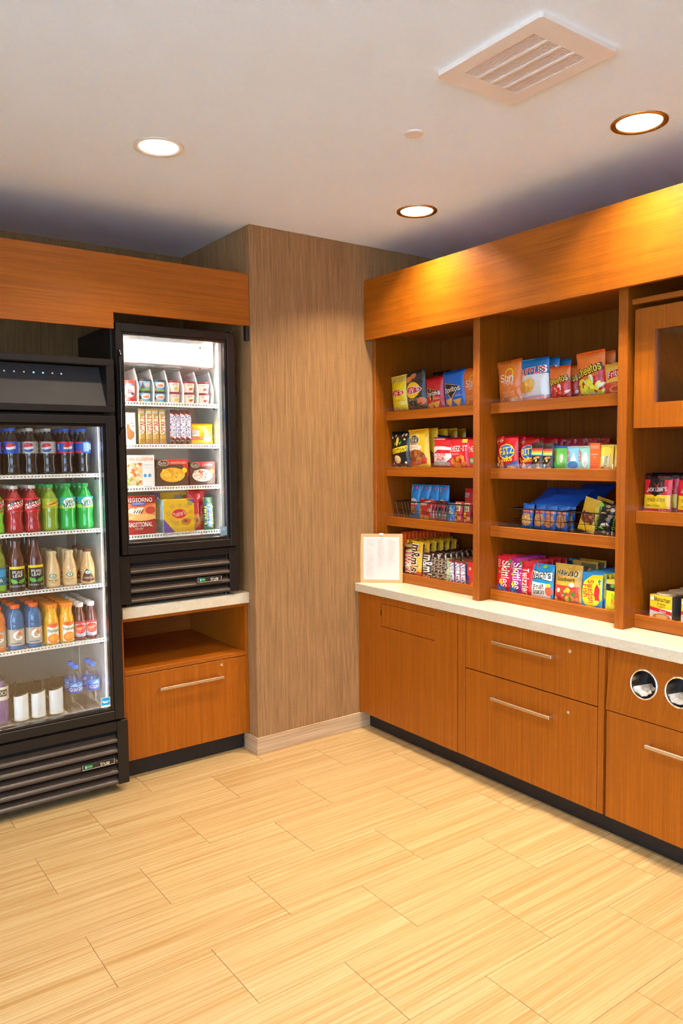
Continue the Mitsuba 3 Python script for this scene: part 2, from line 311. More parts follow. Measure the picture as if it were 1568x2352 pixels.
put(cb + '__door_frame', panel_yz(frame, 3.0, .022), 'mat_wood_upright'); L(cb + '__door_frame', 'wide wooden door frame around a dark window')
put(cb + '__glass_pane', bx(3.016, 1.276, 1.905, 3.019, 1.886, 2.209), 'mat_glass')
t = thing('header_panel', 'long orange wood header panel lit by two ceiling lights above the snack shelves', 'header panel')
put(t, cat(bx(2.91, 1.153, 2.388, 2.932, YC - .001, 2.743, .001), bx(2.932, 1.153, 2.62, 3.54, YC - .002, 2.64)), 'mat_wood_along_y')

# ------------------------------------------------------------------ left-hand run: header, base cabinet, worktop
t = thing('header_panel', 'orange wood header panel with a notch cut out above the two black fridges', 'header panel')
pl = Polygon([(-.6, 2.687), (-.6, 2.328), (1.364, 2.328), (1.364, 2.408), (XC - .0015, 2.408), (XC - .0015, 2.687)])
m = extr(pl, .022); v = m.vertices; m = TM(np.c_[v[:, 0], v[:, 2] + 3.773, v[:, 1]], m.faces[:, ::-1])
put(t, cat(m, bx(-.6, 3.795, 2.58, XC - .002, 4.62, 2.60)), 'mat_wood_along_x')
part(t, 'batten', bx(XC - .024, 3.776, 2.329, XC - .002, 3.80, 2.407), 'mat_black_toe')
t = thing('drawer_cabinet', 'orange wood base cabinet with open shelf and drawer under the small black freezer', 'cabinet')
yl = 3.855
part(t, 'side_panel', bx(1.386, yl, .105, 1.394, 4.60, .862), 'mat_wood_upright')
part(t, 'side_panel', bx(2.104, yl, .105, 2.1225, 4.60, .862), 'mat_wood_upright')
part(t, 'back_panel', bx(1.394, 4.585, .105, 2.104, 4.60, .862), 'mat_wood_along_x')
part(t, 'top_rail', bx(1.394, yl, .845, 2.104, 4.585, .862, .001), 'mat_wood_along_x')
part(t, 'shelf', bx(1.395, yl, .5605, 2.1035, 4.585, .5835, .001), 'mat_wood_along_x')
k = part(t, 'drawer', bx(1.3945, yl, .107, 2.1035, yl + .02, .557, .0012), 'mat_wood_upright')
hz = .4665
put(k + '__handle', cat(bx(1.575, yl - .036, hz - .008, 1.951, yl - .024, hz + .008, .0015), bx(1.575, yl - .026, hz - .008, 1.588, yl, hz + .008, .001), bx(1.938, yl - .026, hz - .008, 1.951, yl, hz + .008, .001)), 'mat_nickel')
R = trimesh.transformations.translation_matrix([1.953, yl, .529]) @ trimesh.transformations.rotation_matrix(math.pi / 2, [1, 0, 0])
put(k + '__lock', moved(lathe([(.0085, -.002), (.0085, .003), (.006, .004), (.005, .0015), (.0005, .0015)], 20), R), 'mat_nickel', 30)
part(t, 'toe_kick', bx(1.36, 3.918, 0, XC - .012, 3.93, .105), 'mat_black_toe')
t = thing('worktop', 'short cream speckled quartz worktop under the small black freezer', 'worktop')
put(t, bx(1.383, 3.828, .8655, XC - .0015, 4.62, .9255, .0025), 'mat_quartz')

# ------------------------------------------------------------------ print: flat artwork laid as thin coloured shapes on a package
def hexa(c): return C(c)
class Print:
    """Gathers coloured meshes (vertex colours) into one mesh."""
    def __init__(s): s.v, s.f, s.c, s.n = [], [], [], 0
    def add(s, v, f, col):
        v = np.asarray(v, float); s.v.append(v); s.f.append(np.asarray(f, int) + s.n); s.n += len(v)
        s.c.append(np.broadcast_to(C(col) if isinstance(col, str) else col, (len(v), 3)))
    def mesh(s): return (np.vstack(s.v), np.vstack(s.f)), np.vstack(s.c)
    def ply(s, mat, smooth): m, c = s.mesh(); return mikit.ply(TM(*m), mat, smooth=smooth, color=c)
@lru_cache(None)
def _text(t, bold):
    m = meshkit.text_mesh(t, 1.0, .01, bold); k = m.face_normals[:, 2] > .9
    v = m.vertices[:, :2]; f = m.faces[k]; u = np.unique(f); r = np.zeros(len(v), int); r[u] = np.arange(len(u)); v = v[u]
    return v - (v.max(0) + v.min(0)) / 2, r[f]
@lru_cache(None)
def _disc(): p = Point(0, 0).buffer(1, 7); return trimesh.creation.triangulate_polygon(p, engine='earcut')
FACE = sbox(.002, .002, .998, .998)
def lay(P, M, w, h, layers, edge=.012, off0=.0006):
    """Lays layers (in fractions u, v of the face) on the surface M(u, v, off)."""
    def emit(v, f, col, off):
        v3 = np.c_[v[:, 0] * w, v[:, 1] * h, np.zeros(len(v))]
        if edge:
            v3, f = trimesh.remesh.subdivide_to_size(v3, f, edge, max_iter=12)
        P.add(M(v3[:, 0] / w, v3[:, 1] / h, off), f, col)
    for i, l in enumerate(layers):
        off = off0 + .00025 * i; k = l[0]
        if k in 'rep':
            if k == 'r': pg = sbox(l[1], l[2], l[3], l[4])
            elif k == 'e': pg = Polygon([(l[1] + l[3] * math.cos(a), l[2] + l[4] * math.sin(a)) for a in np.linspace(0, 2 * math.pi, 29)[:-1]])
            else: pg = Polygon(l[1]).buffer(0)
            pg = pg.intersection(FACE)
            for g_ in getattr(pg, 'geoms', [pg]):
                if g_.geom_type == 'Polygon' and g_.area > 1e-7: v, f = trimesh.creation.triangulate_polygon(g_, engine='earcut'); emit(v, f, l[-1], off)
        elif k in 'tbo':
            v, f = _text(l[1], k != 't'); v = v * (l[4] * h); rot = math.radians(l[6] if len(l) > 6 else 0)
            mw = l[7] if len(l) > 7 else None
            if mw:
                wid = np.ptp(v[:, 0]); lim = mw * (h if abs(math.sin(rot)) > .7 else w)
                v = v * [min(1.0, lim / wid) if wid > lim else 1, 1]
            v = v @ np.array([[math.cos(rot), math.sin(rot)], [-math.sin(rot), math.cos(rot)]])
            for ox, oy in (((1, 1), (1, -1), (-1, 1), (-1, -1)) if k == 'o' else ((0, 0),)):
                q = .045 * l[4] * h; emit((v + [ox * q, oy * q]) / [w, h] + [l[2], l[3]], f, l[5], off + .00002 * ox + .00001 * oy)
        elif k == 's':
            g = np.random.default_rng(l[8]); v, f = _disc()
            for j in range(l[5]):
                a = g.uniform(0, 3.14); q = v * [l[6] * w * g.uniform(.6, 1.2), l[7] * h * g.uniform(.6, 1.2)]
                q = q @ np.array([[math.cos(a), math.sin(a)], [-math.sin(a), math.cos(a)]]) / [w, h]
                c_ = np.clip([g.uniform(l[1], l[3]), g.uniform(l[2], l[4])], -q.min(0) + .004, .996 - q.max(0)); emit(q + c_, f, l[9][j % len(l[9])], off + .00004 * j)
def flat_map(w, h, y=0):
    return lambda u, v, off: np.c_[(u - .5) * w, np.full(len(u), y - off), v * h]
def round_map(r0, r1, z0, h, span=math.pi):
    def M(u, v, off):
        a = (u - .5) * span; r = r0 + (r1 - r0) * v + off
        return np.c_[r * np.sin(a), -r * np.cos(a), z0 + v * h]
    return M
def bag_map(w, h, d, seed, seal=True, waist=.05, wr=.010):
    top = .955 if seal else .985
    def M(u, v, off):
        s = np.clip(2 * u - 1, -1, 1); t = np.clip((v - .02) / (top - .02), 0, 1)
        side = np.clip(1 - s * s, 0, 1) ** .62; vert = np.clip(np.sin(math.pi * t ** .85), 0, 1) ** .5
        nz = meshkit.fbm(np.c_[u * 4.3 + seed * 7, v * 5.1, np.full(len(u), seed * 3.1)], 2) - .5
        crease = meshkit.noise(np.c_[u * 11 + seed, v * 3 + u * 4, np.full(len(u), 5.)]) - .5
        th = d / 2 * side * vert + (nz * wr + crease * wr * .35) * side ** .5 * np.clip(vert, .25, 1)
        x = (u - .5) * w * (1 - waist * np.sin(math.pi * v))
        return np.c_[x, -th - off, v * h]
    return M
def hexmix(a, b, t): return C(a) * (1 - t) + C(b) * t
def bag_ply(w, h, d, seed, base, layers, seal=None, waist=.05, wr=.010, nu=16, nv=20):
    """(body ply, seal ply or None) of a filled pillow bag, face towards -y, standing on z = 0."""
    P = Print(); M = bag_map(w, h, d, seed, seal is not None, waist, wr); top = .955 if seal else 1.0
    uu, vv = np.meshgrid(np.linspace(0, 1, nu + 1), np.linspace(0, top, nv + 1)); u, v = uu.ravel(), vv.ravel()
    F = M(u, v, 0); Bk = F * [1, -1, 1]
    i, j = np.meshgrid(np.arange(nv), np.arange(nu), indexing='ij'); a = (i * (nu + 1) + j).ravel(); b = a + 1; c = a + nu + 1; dd = c + 1
    f = np.vstack([np.c_[a, b, dd], np.c_[a, dd, c]])
    P.add(F, f, base); P.add(Bk, f[:, ::-1], base)
    lay(P, M, w, h, layers)
    body = P.ply('mat_pack', True); sp = None
    if seal:
        S = Print(); n = 9; ws = w * (1 - waist * math.sin(math.pi * .97)); rows = []
        for k in range(n):
            z = h * (.953 + .047 * k / (n - 1)); y = .0016 * (1 if k % 2 else -1)
            tilt = .010 * (meshkit.noise(np.c_[np.linspace(0, 3, 9) + seed, np.zeros(9), np.zeros(9)]) - .5) * k / n
            rows.append(np.c_[np.linspace(-.5, .5, 9) * ws, y + tilt - .001, np.full(9, z)])
        V = np.vstack(rows); i, j = np.meshgrid(np.arange(n - 1), np.arange(8), indexing='ij'); a = (i * 9 + j).ravel()
        ff = np.vstack([np.c_[a, a + 1, a + 10], np.c_[a, a + 10, a + 9]])
        S.add(V, ff, seal); S.add(V + [0, .0012, 0], ff[:, ::-1], seal); sp = S.ply('mat_card', False)
    return body, sp
def box_ply(w, h, d, base, layers, side=None, topc=None, side_layers=()):
    P = Print(); m = bx(-w / 2, 0, 0, w / 2, d, h, .0012); v, f, n = m.vertices, m.faces, m.face_normals
    for col, k in ((base, (np.abs(n[:, 0]) <= .7) & (n[:, 2] <= .7)), (side or base, np.abs(n[:, 0]) > .7), (topc or base, n[:, 2] > .7)):
        if k.any(): P.add(v[f[k]].reshape(-1, 3), np.arange(3 * k.sum()).reshape(-1, 3), col)
    lay(P, flat_map(w, h), w, h, layers, edge=0)
    if side_layers: lay(P, lambda u, q, off: np.c_[np.full(len(u), -w / 2 - off), (1 - u) * d, q * h], d, h, side_layers, edge=0)
    return P.ply('mat_card', False)
def place(key, plys, X):
    """plys: {'' or part name: ply dict}."""
    for k, p in plys.items():
        if p is not None: scene[key + ('__' + k if k else '')] = {**p, 'to_world': X}
def TR(x, y, z, yaw=0, lean=0, roll=0): return T().translate([x, y, z]).rotate([0, 0, 1], yaw).rotate([1, 0, 0], lean).rotate([0, 1, 0], roll)

# ------------------------------------------------------------------ black glass-door drinks cooler
def grille(t, x0, x1, z0, z1, y, n, stile, badge):
    """Lower front with slanted louvres; y = front face."""
    part(t, 'lower_stile', bx(x0, y, z0, x0 + stile, y + .03, z1, .002), 'mat_black_metal')
    part(t, 'lower_stile', bx(x1 - stile, y, z0, x1, y + .03, z1, .002), 'mat_black_metal')
    hh = (z1 - z0) * .155
    part(t, 'lower_rail', bx(x0 + stile, y + .004, z1 - hh, x1 - stile, y + .03, z1, .002), 'mat_black_metal')
    part(t, 'vent_backing', bx(x0 + stile, y + .05, z0, x1 - stile, y + .055, z1 - hh), 'mat_dark_void')
    pitch = (z1 - z0 - hh) / (n + .15)
    for k in range(n):
        zt = z1 - hh - .55 * pitch - k * pitch
        prof = Polygon([(y + .002, zt - pitch * .52), (y + .006, zt - pitch * .56), (y + .034, zt + .004), (y + .030, zt + .006), (y + .004, zt - pitch * .26), (y + .001, zt - pitch * .36)])
        m = extr(prof, x1 - x0 - 2 * stile - .002); m = TM(np.c_[m.vertices[:, 2] + x0 + stile + .001, m.vertices[:, 0], m.vertices[:, 1]], m.faces)
        part(t, 'louvre', m, 'mat_louvre_lit')
    bx0, bx1, bz = badge
    P = Print(); b = bx(bx0, y - .003, bz, bx1, y + .002, bz + .030, .001); P.add(b.vertices, b.faces, '2a2622')
    w = bx1 - bx0
    def M(u, v, off): return np.c_[bx0 + u * w, np.full(len(u), y - .003 - off), bz + v * .030]
    lay(P, M, w, .030, [('r', .03, .08, .97, .16, 'cbb492'), ('r', .03, .08, .045, .92, 'cbb492'), ('r', .955, .08, .97, .92, 'cbb492'), ('r', .09, .25, .32, .85, '2f6b3a'), ('e', .13, .55, .035, .28, '5fc0e6'), ('r', .18, .45, .3, .7, '57b04a'), ('t', 'true', .68, .52, .62, 'f4ece0', 0, .5)], edge=0)
    k = num(t + '__badge'); scene[k] = P.ply('mat_card', False); L(k, 'small badge with lettering on the grille')
def door(t, x0, x1, z0, z1, gx0, gx1, gz0, gz1, y, th=.05):
    """Glazed door; y = front plane."""
    d = num(t + '__door'); r = .014
    fr = cat(bx(x0, y, z0, gx0 - r, y + th, z1, .003), bx(gx1 + r, y, z0, x1, y + th, z1, .003), bx(gx0 - r, y, z0, gx1 + r, y + th, gz0 - r, .003), bx(gx0 - r, y, gz1 + r, gx1 + r, y + th, z1, .003))
    put(d + '__frame', fr, 'mat_black_metal')
    put(d + '__inner_trim', cat(bx(gx0 - r, y + .010, gz0 - r, gx0, y + th, gz1 + r, .002), bx(gx1, y + .010, gz0 - r, gx1 + r, y + th, gz1 + r, .002), bx(gx0, y + .010, gz0 - r, gx1, y + th, gz0, .002), bx(gx0, y + .010, gz1, gx1, y + th, gz1 + r, .002)), 'mat_black_gloss')
    put(d + '__glass', bx(gx0 - .001, y + .020, gz0 - .001, gx1 + .001, y + .021, gz1 + .001), 'mat_glass')
    return d
def wire_shelf(t, x0, x1, z, y0, y1, rail=.02):
    """White wire shelf with a slotted front rail; z = top of rail."""
    s = num(t + '__wire_shelf'); n = int((x1 - x0) / .0155)
    rr = [bx(x0, y0, z - .006, x1, y0 + .006, z, .001), bx(x0, y0, z - rail, x1, y0 + .006, z - rail + .008, .001)]
    rr += [bx(x0 + k * (x1 - x0) / n, y0 + .001, z - rail + .004, x0 + k * (x1 - x0) / n + .009, y0 + .005, z - .004) for k in range(n + 1)]
    put(s + '__front_rail', cat(*rr), 'mat_white_enamel')
    m = int((x1 - x0) / .024)
    ww = [bx(x0 + k * (x1 - x0) / m - .0016, y0 + .006, z - .0062, x0 + k * (x1 - x0) / m + .0016, y1, z - .003) for k in range(m + 1)]
    ww += [bx(x0, y, z - .0105, x1, y + .005, z - .0062) for y in (y0 + .1, (y0 + y1) / 2, y1 - .01)]
    put(s + '__wire_deck', cat(*ww), 'mat_white_enamel'); L(s + '__wire_deck', kind='stuff')
    put(s + '__support_clip', bx(x1 - .012, y0 + .01, z - .032, x1 + .004, y0 + .03, z - .012), 'mat_black_gloss')
    put(s + '__support_clip_001', bx(x0 - .004, y0 + .01, z - .032, x0 + .012, y0 + .03, z - .012), 'mat_black_gloss')
def led(t, x, z0, z1, y, nrm, rad, name='led_strip'):
    """Vertical lamp strip facing along nrm (horizontal)."""
    nx, ny = nrm; px, py = -ny, nx; h = .006
    v = [[x - px * h, y - py * h, z0], [x + px * h, y + py * h, z0], [x + px * h, y + py * h, z1], [x - px * h, y - py * h, z1]]
    m = TM(v, [[0, 1, 2], [0, 2, 3]])
    if m.face_normals[0] @ [nx, ny, 0] < 0: m.invert()
    k = part(t, name, m, 'mat_white_plastic', emitter={'type': 'area', 'radiance': {'type': 'rgb', 'value': [rad * q for q in (.96, 1.0, .98)]}})
    L(k, 'lit white lamp strip inside the door')
cool = thing('drinks_cooler', 'tall black glass-door fridge full of bottled drinks at the left edge', 'fridge')
cx0, cx1, cz0, cz1, cyF, cyB = .60, 1.357, .05, 2.172, 3.75, 4.55
lx0, lx1, lz0, lz1, ly0, ly1 = .655, 1.302, .405, 1.878, 3.80, 4.46      # white liner
part(cool, 'cabinet', cat(bx(cx0, 3.785, cz0, lx0 - .004, cyB, 2.165, .003), bx(lx1 + .004, 3.785, cz0, cx1, cyB, 2.165, .003), bx(cx0, 3.785, lz1 + .004, cx1, cyB, 1.91), bx(cx0, 4.46, cz0, cx1, cyB, 2.165), bx(cx0, 3.81, .08, cx1, cyB, lz0 - .004), bx(cx0, 3.86, 2.15, cx1, cyB, 2.165)), 'mat_black_metal')
part(cool, 'liner', cat(bx(lx0 - .004, ly0, lz0 - .004, lx0, ly1, lz1 + .004), bx(lx1, ly0, lz0 - .004, lx1 + .004, ly1, lz1 + .004), bx(lx0, ly0, lz1, lx1, ly1, lz1 + .004), bx(lx0, ly0, lz0 - .004, lx1, ly1, lz0)), 'mat_white_enamel')
part(cool, 'back_panel', bx(lx0, ly1 - .004, lz0, lx1, ly1, lz1), 'mat_liner_back')
part(cool, 'jamb', cat(bx(lx1 - .02, ly0 - .012, lz0, lx1 + .004, ly0, lz1, .002), bx(lx0 - .004, ly0 - .012, lz0, lx0 + .02, ly0, lz1, .002)), 'mat_white_enamel')
for k, z in enumerate((.75, 1.03, 1.31, 1.59)): part(cool, 'shelf_standard', bx(lx1 - .003, ly0 + .07, lz0 + .02, lx1 - .0005, ly0 + .085, lz1 - .02) if k == 0 else bx(lx1 - .003, 4.30 + .001 * k, lz0 + .02, lx1 - .0005, 4.315, lz1 - .02), 'mat_white_enamel') if k < 2 else None
for x in (cx0 + .05, cx1 - .08):
    for y in (3.90, 4.45): part(cool, 'caster', tube([x, y, .0255], [x + .03, y, .0255], .025, 14), 'mat_dark_void')
# sign box
sg = num(cool + '__sign_box'); ys = 3.73
put(sg + '__frame', cat(bx(cx0, ys, 2.140, 1.343, ys + .05, 2.172, .003), bx(cx0, ys, 1.915, 1.343, ys + .05, 1.946, .003), bx(1.305, ys, 1.946, 1.343, ys + .14, 2.140, .002), bx(cx0, ys, 1.946, cx0 + .035, ys + .14, 2.140, .002), bx(cx0 + .02, ys + .04, 2.160, 1.343, ys + .15, 2.171, .002)), 'mat_black_metal')
sl = Polygon([(ys + .014, 1.946), (ys + .018, 1.942), (ys + .115, 2.142), (ys + .110, 2.142)])
m = extr(sl, 1.306 - cx0 - .03); put(sg + '__sign_panel', TM(np.c_[m.vertices[:, 2] + cx0 + .032, m.vertices[:, 0], m.vertices[:, 1]], m.faces), 'mat_sign_grey')
L(sg + '__sign_panel', 'blank dark grey slanted sign panel')
for k, (px, c, g) in enumerate([(.846, '1d6d9c', .12), (.889, '2a7fd0', .3), (.933, '1d5d8c', .10), (.976, '12b4ff', 1.0), (1.019, '1aa0ff', .7), (1.062, '2d5d9c', .12), (1.103, '2f7fd8', .35)]):  # glowing dots standing in for LED reflections on the sign panel
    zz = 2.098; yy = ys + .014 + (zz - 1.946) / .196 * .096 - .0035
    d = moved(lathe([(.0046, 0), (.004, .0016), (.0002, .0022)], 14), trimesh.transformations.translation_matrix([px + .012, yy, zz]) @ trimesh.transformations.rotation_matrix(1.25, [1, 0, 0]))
    kk = num(sg + '__led_reflection'); put(kk, d, 'mat_white_plastic', emitter={'type': 'area', 'radiance': {'type': 'rgb', 'value': [float(q) * g * 2.2 for q in C(c)]}})
dr_ = door(cool, cx0, 1.343, .388, 1.898, .655, 1.281, .449, 1.846, 3.73)
put(dr_ + '__handle', cat(bx(cx0 + .012, 3.69, .9, cx0 + .034, 3.704, 1.5, .004), bx(cx0 + .014, 3.70, .9, cx0 + .032, 3.732, .93, .002), bx(cx0 + .014, 3.70, 1.47, cx0 + .032, 3.732, 1.5, .002)), 'mat_black_gloss')
P = Print(); yy = 3.7480
lay(P, lambda u, v, off: np.c_[1.232 + u * .046, np.full(len(u), yy - off), .456 + v * .05], .046, .05, [('r', 0, 0, 1, 1, 'f3f3ee'), ('r', .05, .2, .95, .95, '1b9fd6'), ('e', .45, .6, .3, .18, 'e8f6fc'), ('e', .5, .66, .26, .14, '1b9fd6'), ('t', 'energy', .52, .55, .2, 'ffffff', 0, .8)], edge=0)
scene[dr_ + '__sticker'] = P.ply('mat_card', False); L(dr_ + '__sticker', 'blue and white sticker in the corner of the glass')
grille(cool, cx0, 1.366, .044, .372, 3.75, 5, .056, (1.125, 1.295, .158))
led(cool, lx1 - .012, lz0 + .03, lz1 - .03, 3.806, (.2, .98), LED_COOLER)
led(cool, lx0 + .012, lz0 + .03, lz1 - .03, 3.806, (.75, .66), LED_COOLER)
CS = [1.618, 1.341, 1.061, .780]
for z in CS: wire_shelf(cool, lx0 + .006, lx1 - .006, z, 3.86, 4.44)

# ------------------------------------------------------------------ small black glass-door freezer on the short worktop
frz = thing('countertop_freezer', 'small black glass-door freezer standing on the short worktop', 'freezer')
fx0, fx1, fz0, fz1, fyB = 1.372, 2.05, .944, 2.368, 4.36
gx0, gx1, gz0, gz1, iy0, iy1 = 1.428, 1.992, 1.235, 2.33, 3.865, 4.31
part(frz, 'cabinet', cat(bx(fx0, 3.852, fz0, gx0 - .004, fyB, fz1 - .012, .003), bx(gx1 + .004, 3.852, fz0, fx1, fyB, fz1 - .012, .003), bx(fx0, 3.852, gz1 + .004, fx1, fyB, fz1 - .012, .003), bx(fx0, 4.31, fz0, fx1, fyB, fz1 - .012), bx(fx0, 3.87, fz0, fx1, fyB, gz0 - .004)), 'mat_black_metal')
part(frz, 'liner', cat(bx(gx0 - .004, iy0, gz0 - .004, gx0, iy1, gz1 + .004), bx(gx1, iy0, gz0 - .004, gx1 + .004, iy1, gz1 + .004), bx(gx0, iy0, gz1, gx1, iy1, gz1 + .004), bx(gx0, iy0, gz0 - .004, gx1, iy1, gz0), bx(gx0, iy1 - .004, gz0, gx1, iy1, gz1)), 'mat_liner')
part(frz, 'jamb', cat(bx(gx1 - .022, iy0 - .012, gz0, gx1 + .004, iy0, gz1, .002), bx(gx0 - .004, iy0 - .012, gz0, gx0 + .012, iy0, gz1, .002)), 'mat_white_enamel')
ev = num(frz + '__evaporator_cover')
put(ev, bx(gx0 + .004, 3.93, 2.188, gx1 - .012, 4.30, 2.326, .003), 'mat_white_enamel'); L(ev, 'bright white evaporator box at the top')
for xc in (1.62, 1.77):
    rr = [moved(lathe([(r + .003, 2.188), (r + .003, 2.184), (r - .001, 2.184), (r - .001, 2.188)], 26), trimesh.transformations.translation_matrix([xc, 4.06, 0])) for r in (.024, .040, .056, .068)]
    rr += [bx(xc - .068, 4.0585, 2.184, xc + .068, 4.0615, 2.187), bx(xc - .0015, 3.992, 2.184, xc + .0015, 4.128, 2.187)]
    put(num(ev + '__fan_guard'), cat(*rr), 'mat_white_enamel')
for xx, zz in ((1.90, 2.29), (1.93, 2.1875)): put(num(ev + '__screw'), trimesh.creation.icosphere(2, .004).apply_translation([xx, 3.93 if zz > 2.2 else 4.0, zz]), 'mat_dark_void')
fd = door(frz, 1.381, 2.045, 1.200, 2.366, 1.424, 1.985, 1.257, 2.310, 3.80)
put(fd + '__handle', path([[1.392, 3.80, 2.225], [1.390, 3.772, 2.195], [1.389, 3.764, 2.02], [1.390, 3.772, 1.845], [1.392, 3.80, 1.815]], .0095, 10), 'mat_black_gloss', 40)
put(fd + '__hinge', cat(bx(2.012, 3.80, 2.3665, 2.045, 3.87, 2.372), moved(lathe([(.0075, 0), (.0075, .01), (.004, .014), (.0003, .0145)], 14), trimesh.transformations.translation_matrix([2.030, 3.815, 2.372]))), 'mat_black_gloss')
P = Print(); yy = 3.8175
lay(P, lambda u, v, off: np.c_[1.943 + u * .04, np.full(len(u), yy - off), 1.262 + v * .05], .04, .05, [('r', 0, 0, 1, 1, '6f8896'), ('r', .08, .55, .92, .9, '7f98a8')], edge=0)
scene[fd + '__sticker'] = P.ply('mat_card', False); L(fd + '__sticker', 'grey blue sticker in the corner of the glass')
grille(frz, fx0, 2.052, .945, 1.194, 3.815, 4, .056, (1.795, 1.945, 1.012))
for x in (fx0 + .05, fx1 - .05):
    for y in (3.87, 4.30): part(frz, 'foot', moved(lathe([(.016, .9257), (.016, .936), (.008, .938), (.008, .946), (.0003, .946)], 14), trimesh.transformations.translation_matrix([x, y, 0])), 'mat_black_gloss')
led(frz, gx1 - .014, gz0 + .03, gz1 - .03, 3.871, (-.1, .99), LED_FREEZER)
led(frz, gx0 + .008, gz0 + .03, gz1 - .03, 3.871, (.75, .66), LED_FREEZER)
m = TM([[1.46, 3.868, 2.327], [1.95, 3.868, 2.327], [1.95, 3.885, 2.322], [1.46, 3.885, 2.322]], [[0, 1, 2], [0, 2, 3]])
if m.face_normals[0][2] > 0: m.invert()
k = part(frz, 'top_lamp', m, 'mat_white_plastic', emitter={'type': 'area', 'radiance': {'type': 'rgb', 'value': [LED_FREEZER * 1.6] * 3}}); L(k, 'lit lamp strip above the door opening')
FS = [1.986, 1.764, 1.540, 1.289]
for z in FS: wire_shelf(frz, gx0 + .006, gx1 - .006, z, 3.905, 4.29, .024)

# ------------------------------------------------------------------ bottles
def band_ply(r0, r1, z0, h, base, layers, n=28, mat='mat_label', span=math.pi):
    P = Print(); m = lathe([(r0 + .0004, z0), (r1 + .0004, z0 + h)], n); P.add(m.vertices, m.faces, base)
    lay(P, round_map(r0, r1, z0, h, span), r0 * span, h, layers, edge=.006, off0=.0009)
    return P.ply(mat, True)
def col_ply(m, col, mat, smooth=True):
    return mikit.ply(m, mat, smooth=smooth, color=np.broadcast_to(C(col), (len(m.vertices), 3)))
def cap_mesh(r, z, h):
    t = np.linspace(0, 2 * math.pi, 37)[:-1]; rr = r + .0005 * np.where(np.arange(36) % 2, 1, -1)
    c = lathe([(r, z), (r, z + h * .86), (r * .9, z + h), (.0003, z + h)], 36); v = c.vertices.copy(); v[:36, :2] *= (rr / r)[:, None]; v[36:72, :2] *= (rr / r)[:, None]; return TM(v, c.faces)
def pet(r, h, neck=.0125, zs=.62, waist=.90, zw=.36):
    """Profile of a shaped plastic bottle up to its cap."""
    return spline([(.0003, .004), (r * .70, 0), (r * .96, .008), (r, .022), (r * .99, h * .14), (r * waist, h * zw * .72), (r * (waist + .03), h * zw), (r, h * .44), (r, h * zs), (r * .93, h * (zs + .07)), (r * .66, h * .80), (neck * 1.15, h * .90), (neck, h * .93), (neck * 1.28, h * .935), (neck * 1.28, h * .942), (neck, h * .95), (neck, h)], 46)
GLOBE = lambda cx, cy, r, w, h: [('e', cx, cy, r / w, r / h, 'f4f4f2'),
    ('p', [(cx + r / w * math.cos(a), cy + r / h * math.sin(a)) for a in np.linspace(.35, 3.05, 12)] + [(cx - r / w * .2, cy + r / h * .05)], 'd22a30'),
    ('p', [(cx + r / w * math.cos(a), cy + r / h * math.sin(a)) for a in np.linspace(-.25, -2.75, 12)] + [(cx - r / w * .1, cy - r / h * .45)], '1d4f9e')]
BW, BH = math.pi * .036, .056
BOT = {}
def bottle(kind, prof, liquid, cap, label, mat='mat_liquid', capz=None):
    """label: (z0, z1, radius, base colour, art)."""
    h = prof[-1][1]; d = {'body': mikit.ply(lathe(prof, 30), mat, smooth=True) if mat == 'mat_acrylic' else col_ply(lathe(prof, 30), liquid, mat)}
    if cap: d['cap'] = col_ply(cap_mesh(cap[0], h - cap[1] * .8, cap[1]), cap[2], 'mat_cap', False)
    if label:
        for i, l in enumerate(label if isinstance(label, list) else [label]):
            d['label' if i == 0 else f'label_{i:03d}'] = band_ply(l[2], l[2], l[0], l[1] - l[0], l[3], l[4])
    BOT[kind] = d
cp = pet(.0365, .222)
lab = lambda base, art: (.103, .160, .0367, base, art)
bottle('cola_blue', cp, '0a0504', (.0155, .016, '1f5fc4'), lab('1c56c8', GLOBE(.42, .5, .023, BW, .057) + [('t', 'pepsi', .78, .5, .26, 'dfe8f8', 90)]))
bottle('cola_silver', cp, '0a0504', (.0155, .016, 'd8dad4'), lab('c9cdc8', GLOBE(.42, .5, .023, BW, .057) + [('t', 'diet pepsi', .78, .5, .20, '6a7076', 90)]))
bottle('cola_cherry', cp, '0a0504', (.0155, .016, '1f5fc4'), lab('2458bf', [('r', 0, .86, 1, 1, 'd23440'), ('r', 0, 0, 1, .14, 'd23440'), ('r', .08, .3, .22, .8, 'd8dcec')] + GLOBE(.60, .5, .022, BW, .057) + [('t', 'WILD CHERRY', .86, .5, .16, 'f0c8d0', 90)]))
bottle('cola_cherry_side', cp, '0a0504', (.0155, .016, '1f5fc4'), lab('2458bf', [('r', 0, .86, .45, 1, 'd23440'), ('r', 0, 0, .45, .22, 'd23440'), ('r', .5, .15, .74, .92, '9fc4e8'), ('r', .76, .3, .9, .85, 'dfe8f4'), ('t', 'Nutrition Facts', .62, .55, .12, '2458bf', 90)]))
dp = pet(.0375, .224, zs=.64, waist=.88)
DEWL = lambda c: [('r', 0, .9, 1, 1, c), ('r', 0, 0, 1, .1, c), ('p', [(.22, .12), (.98, .5), (.98, .95), (.22, .55)], 'f4efe6'), ('b', 'MTN', .56, .68, .30, '2a1a16', 18), ('b', 'DEW', .58, .38, .40, c, 18)]
bottle('soda_red', dp, 'a0141c', (.0165, .016, 'ece9dc'), (.104, .166, .0377, '8c1c24', DEWL('d8262e')))
bottle('soda_lime', dp, '6fc81e', (.0165, .016, '2f9e3a'), (.104, .166, .0377, '5aa626', DEWL('d8262e')))
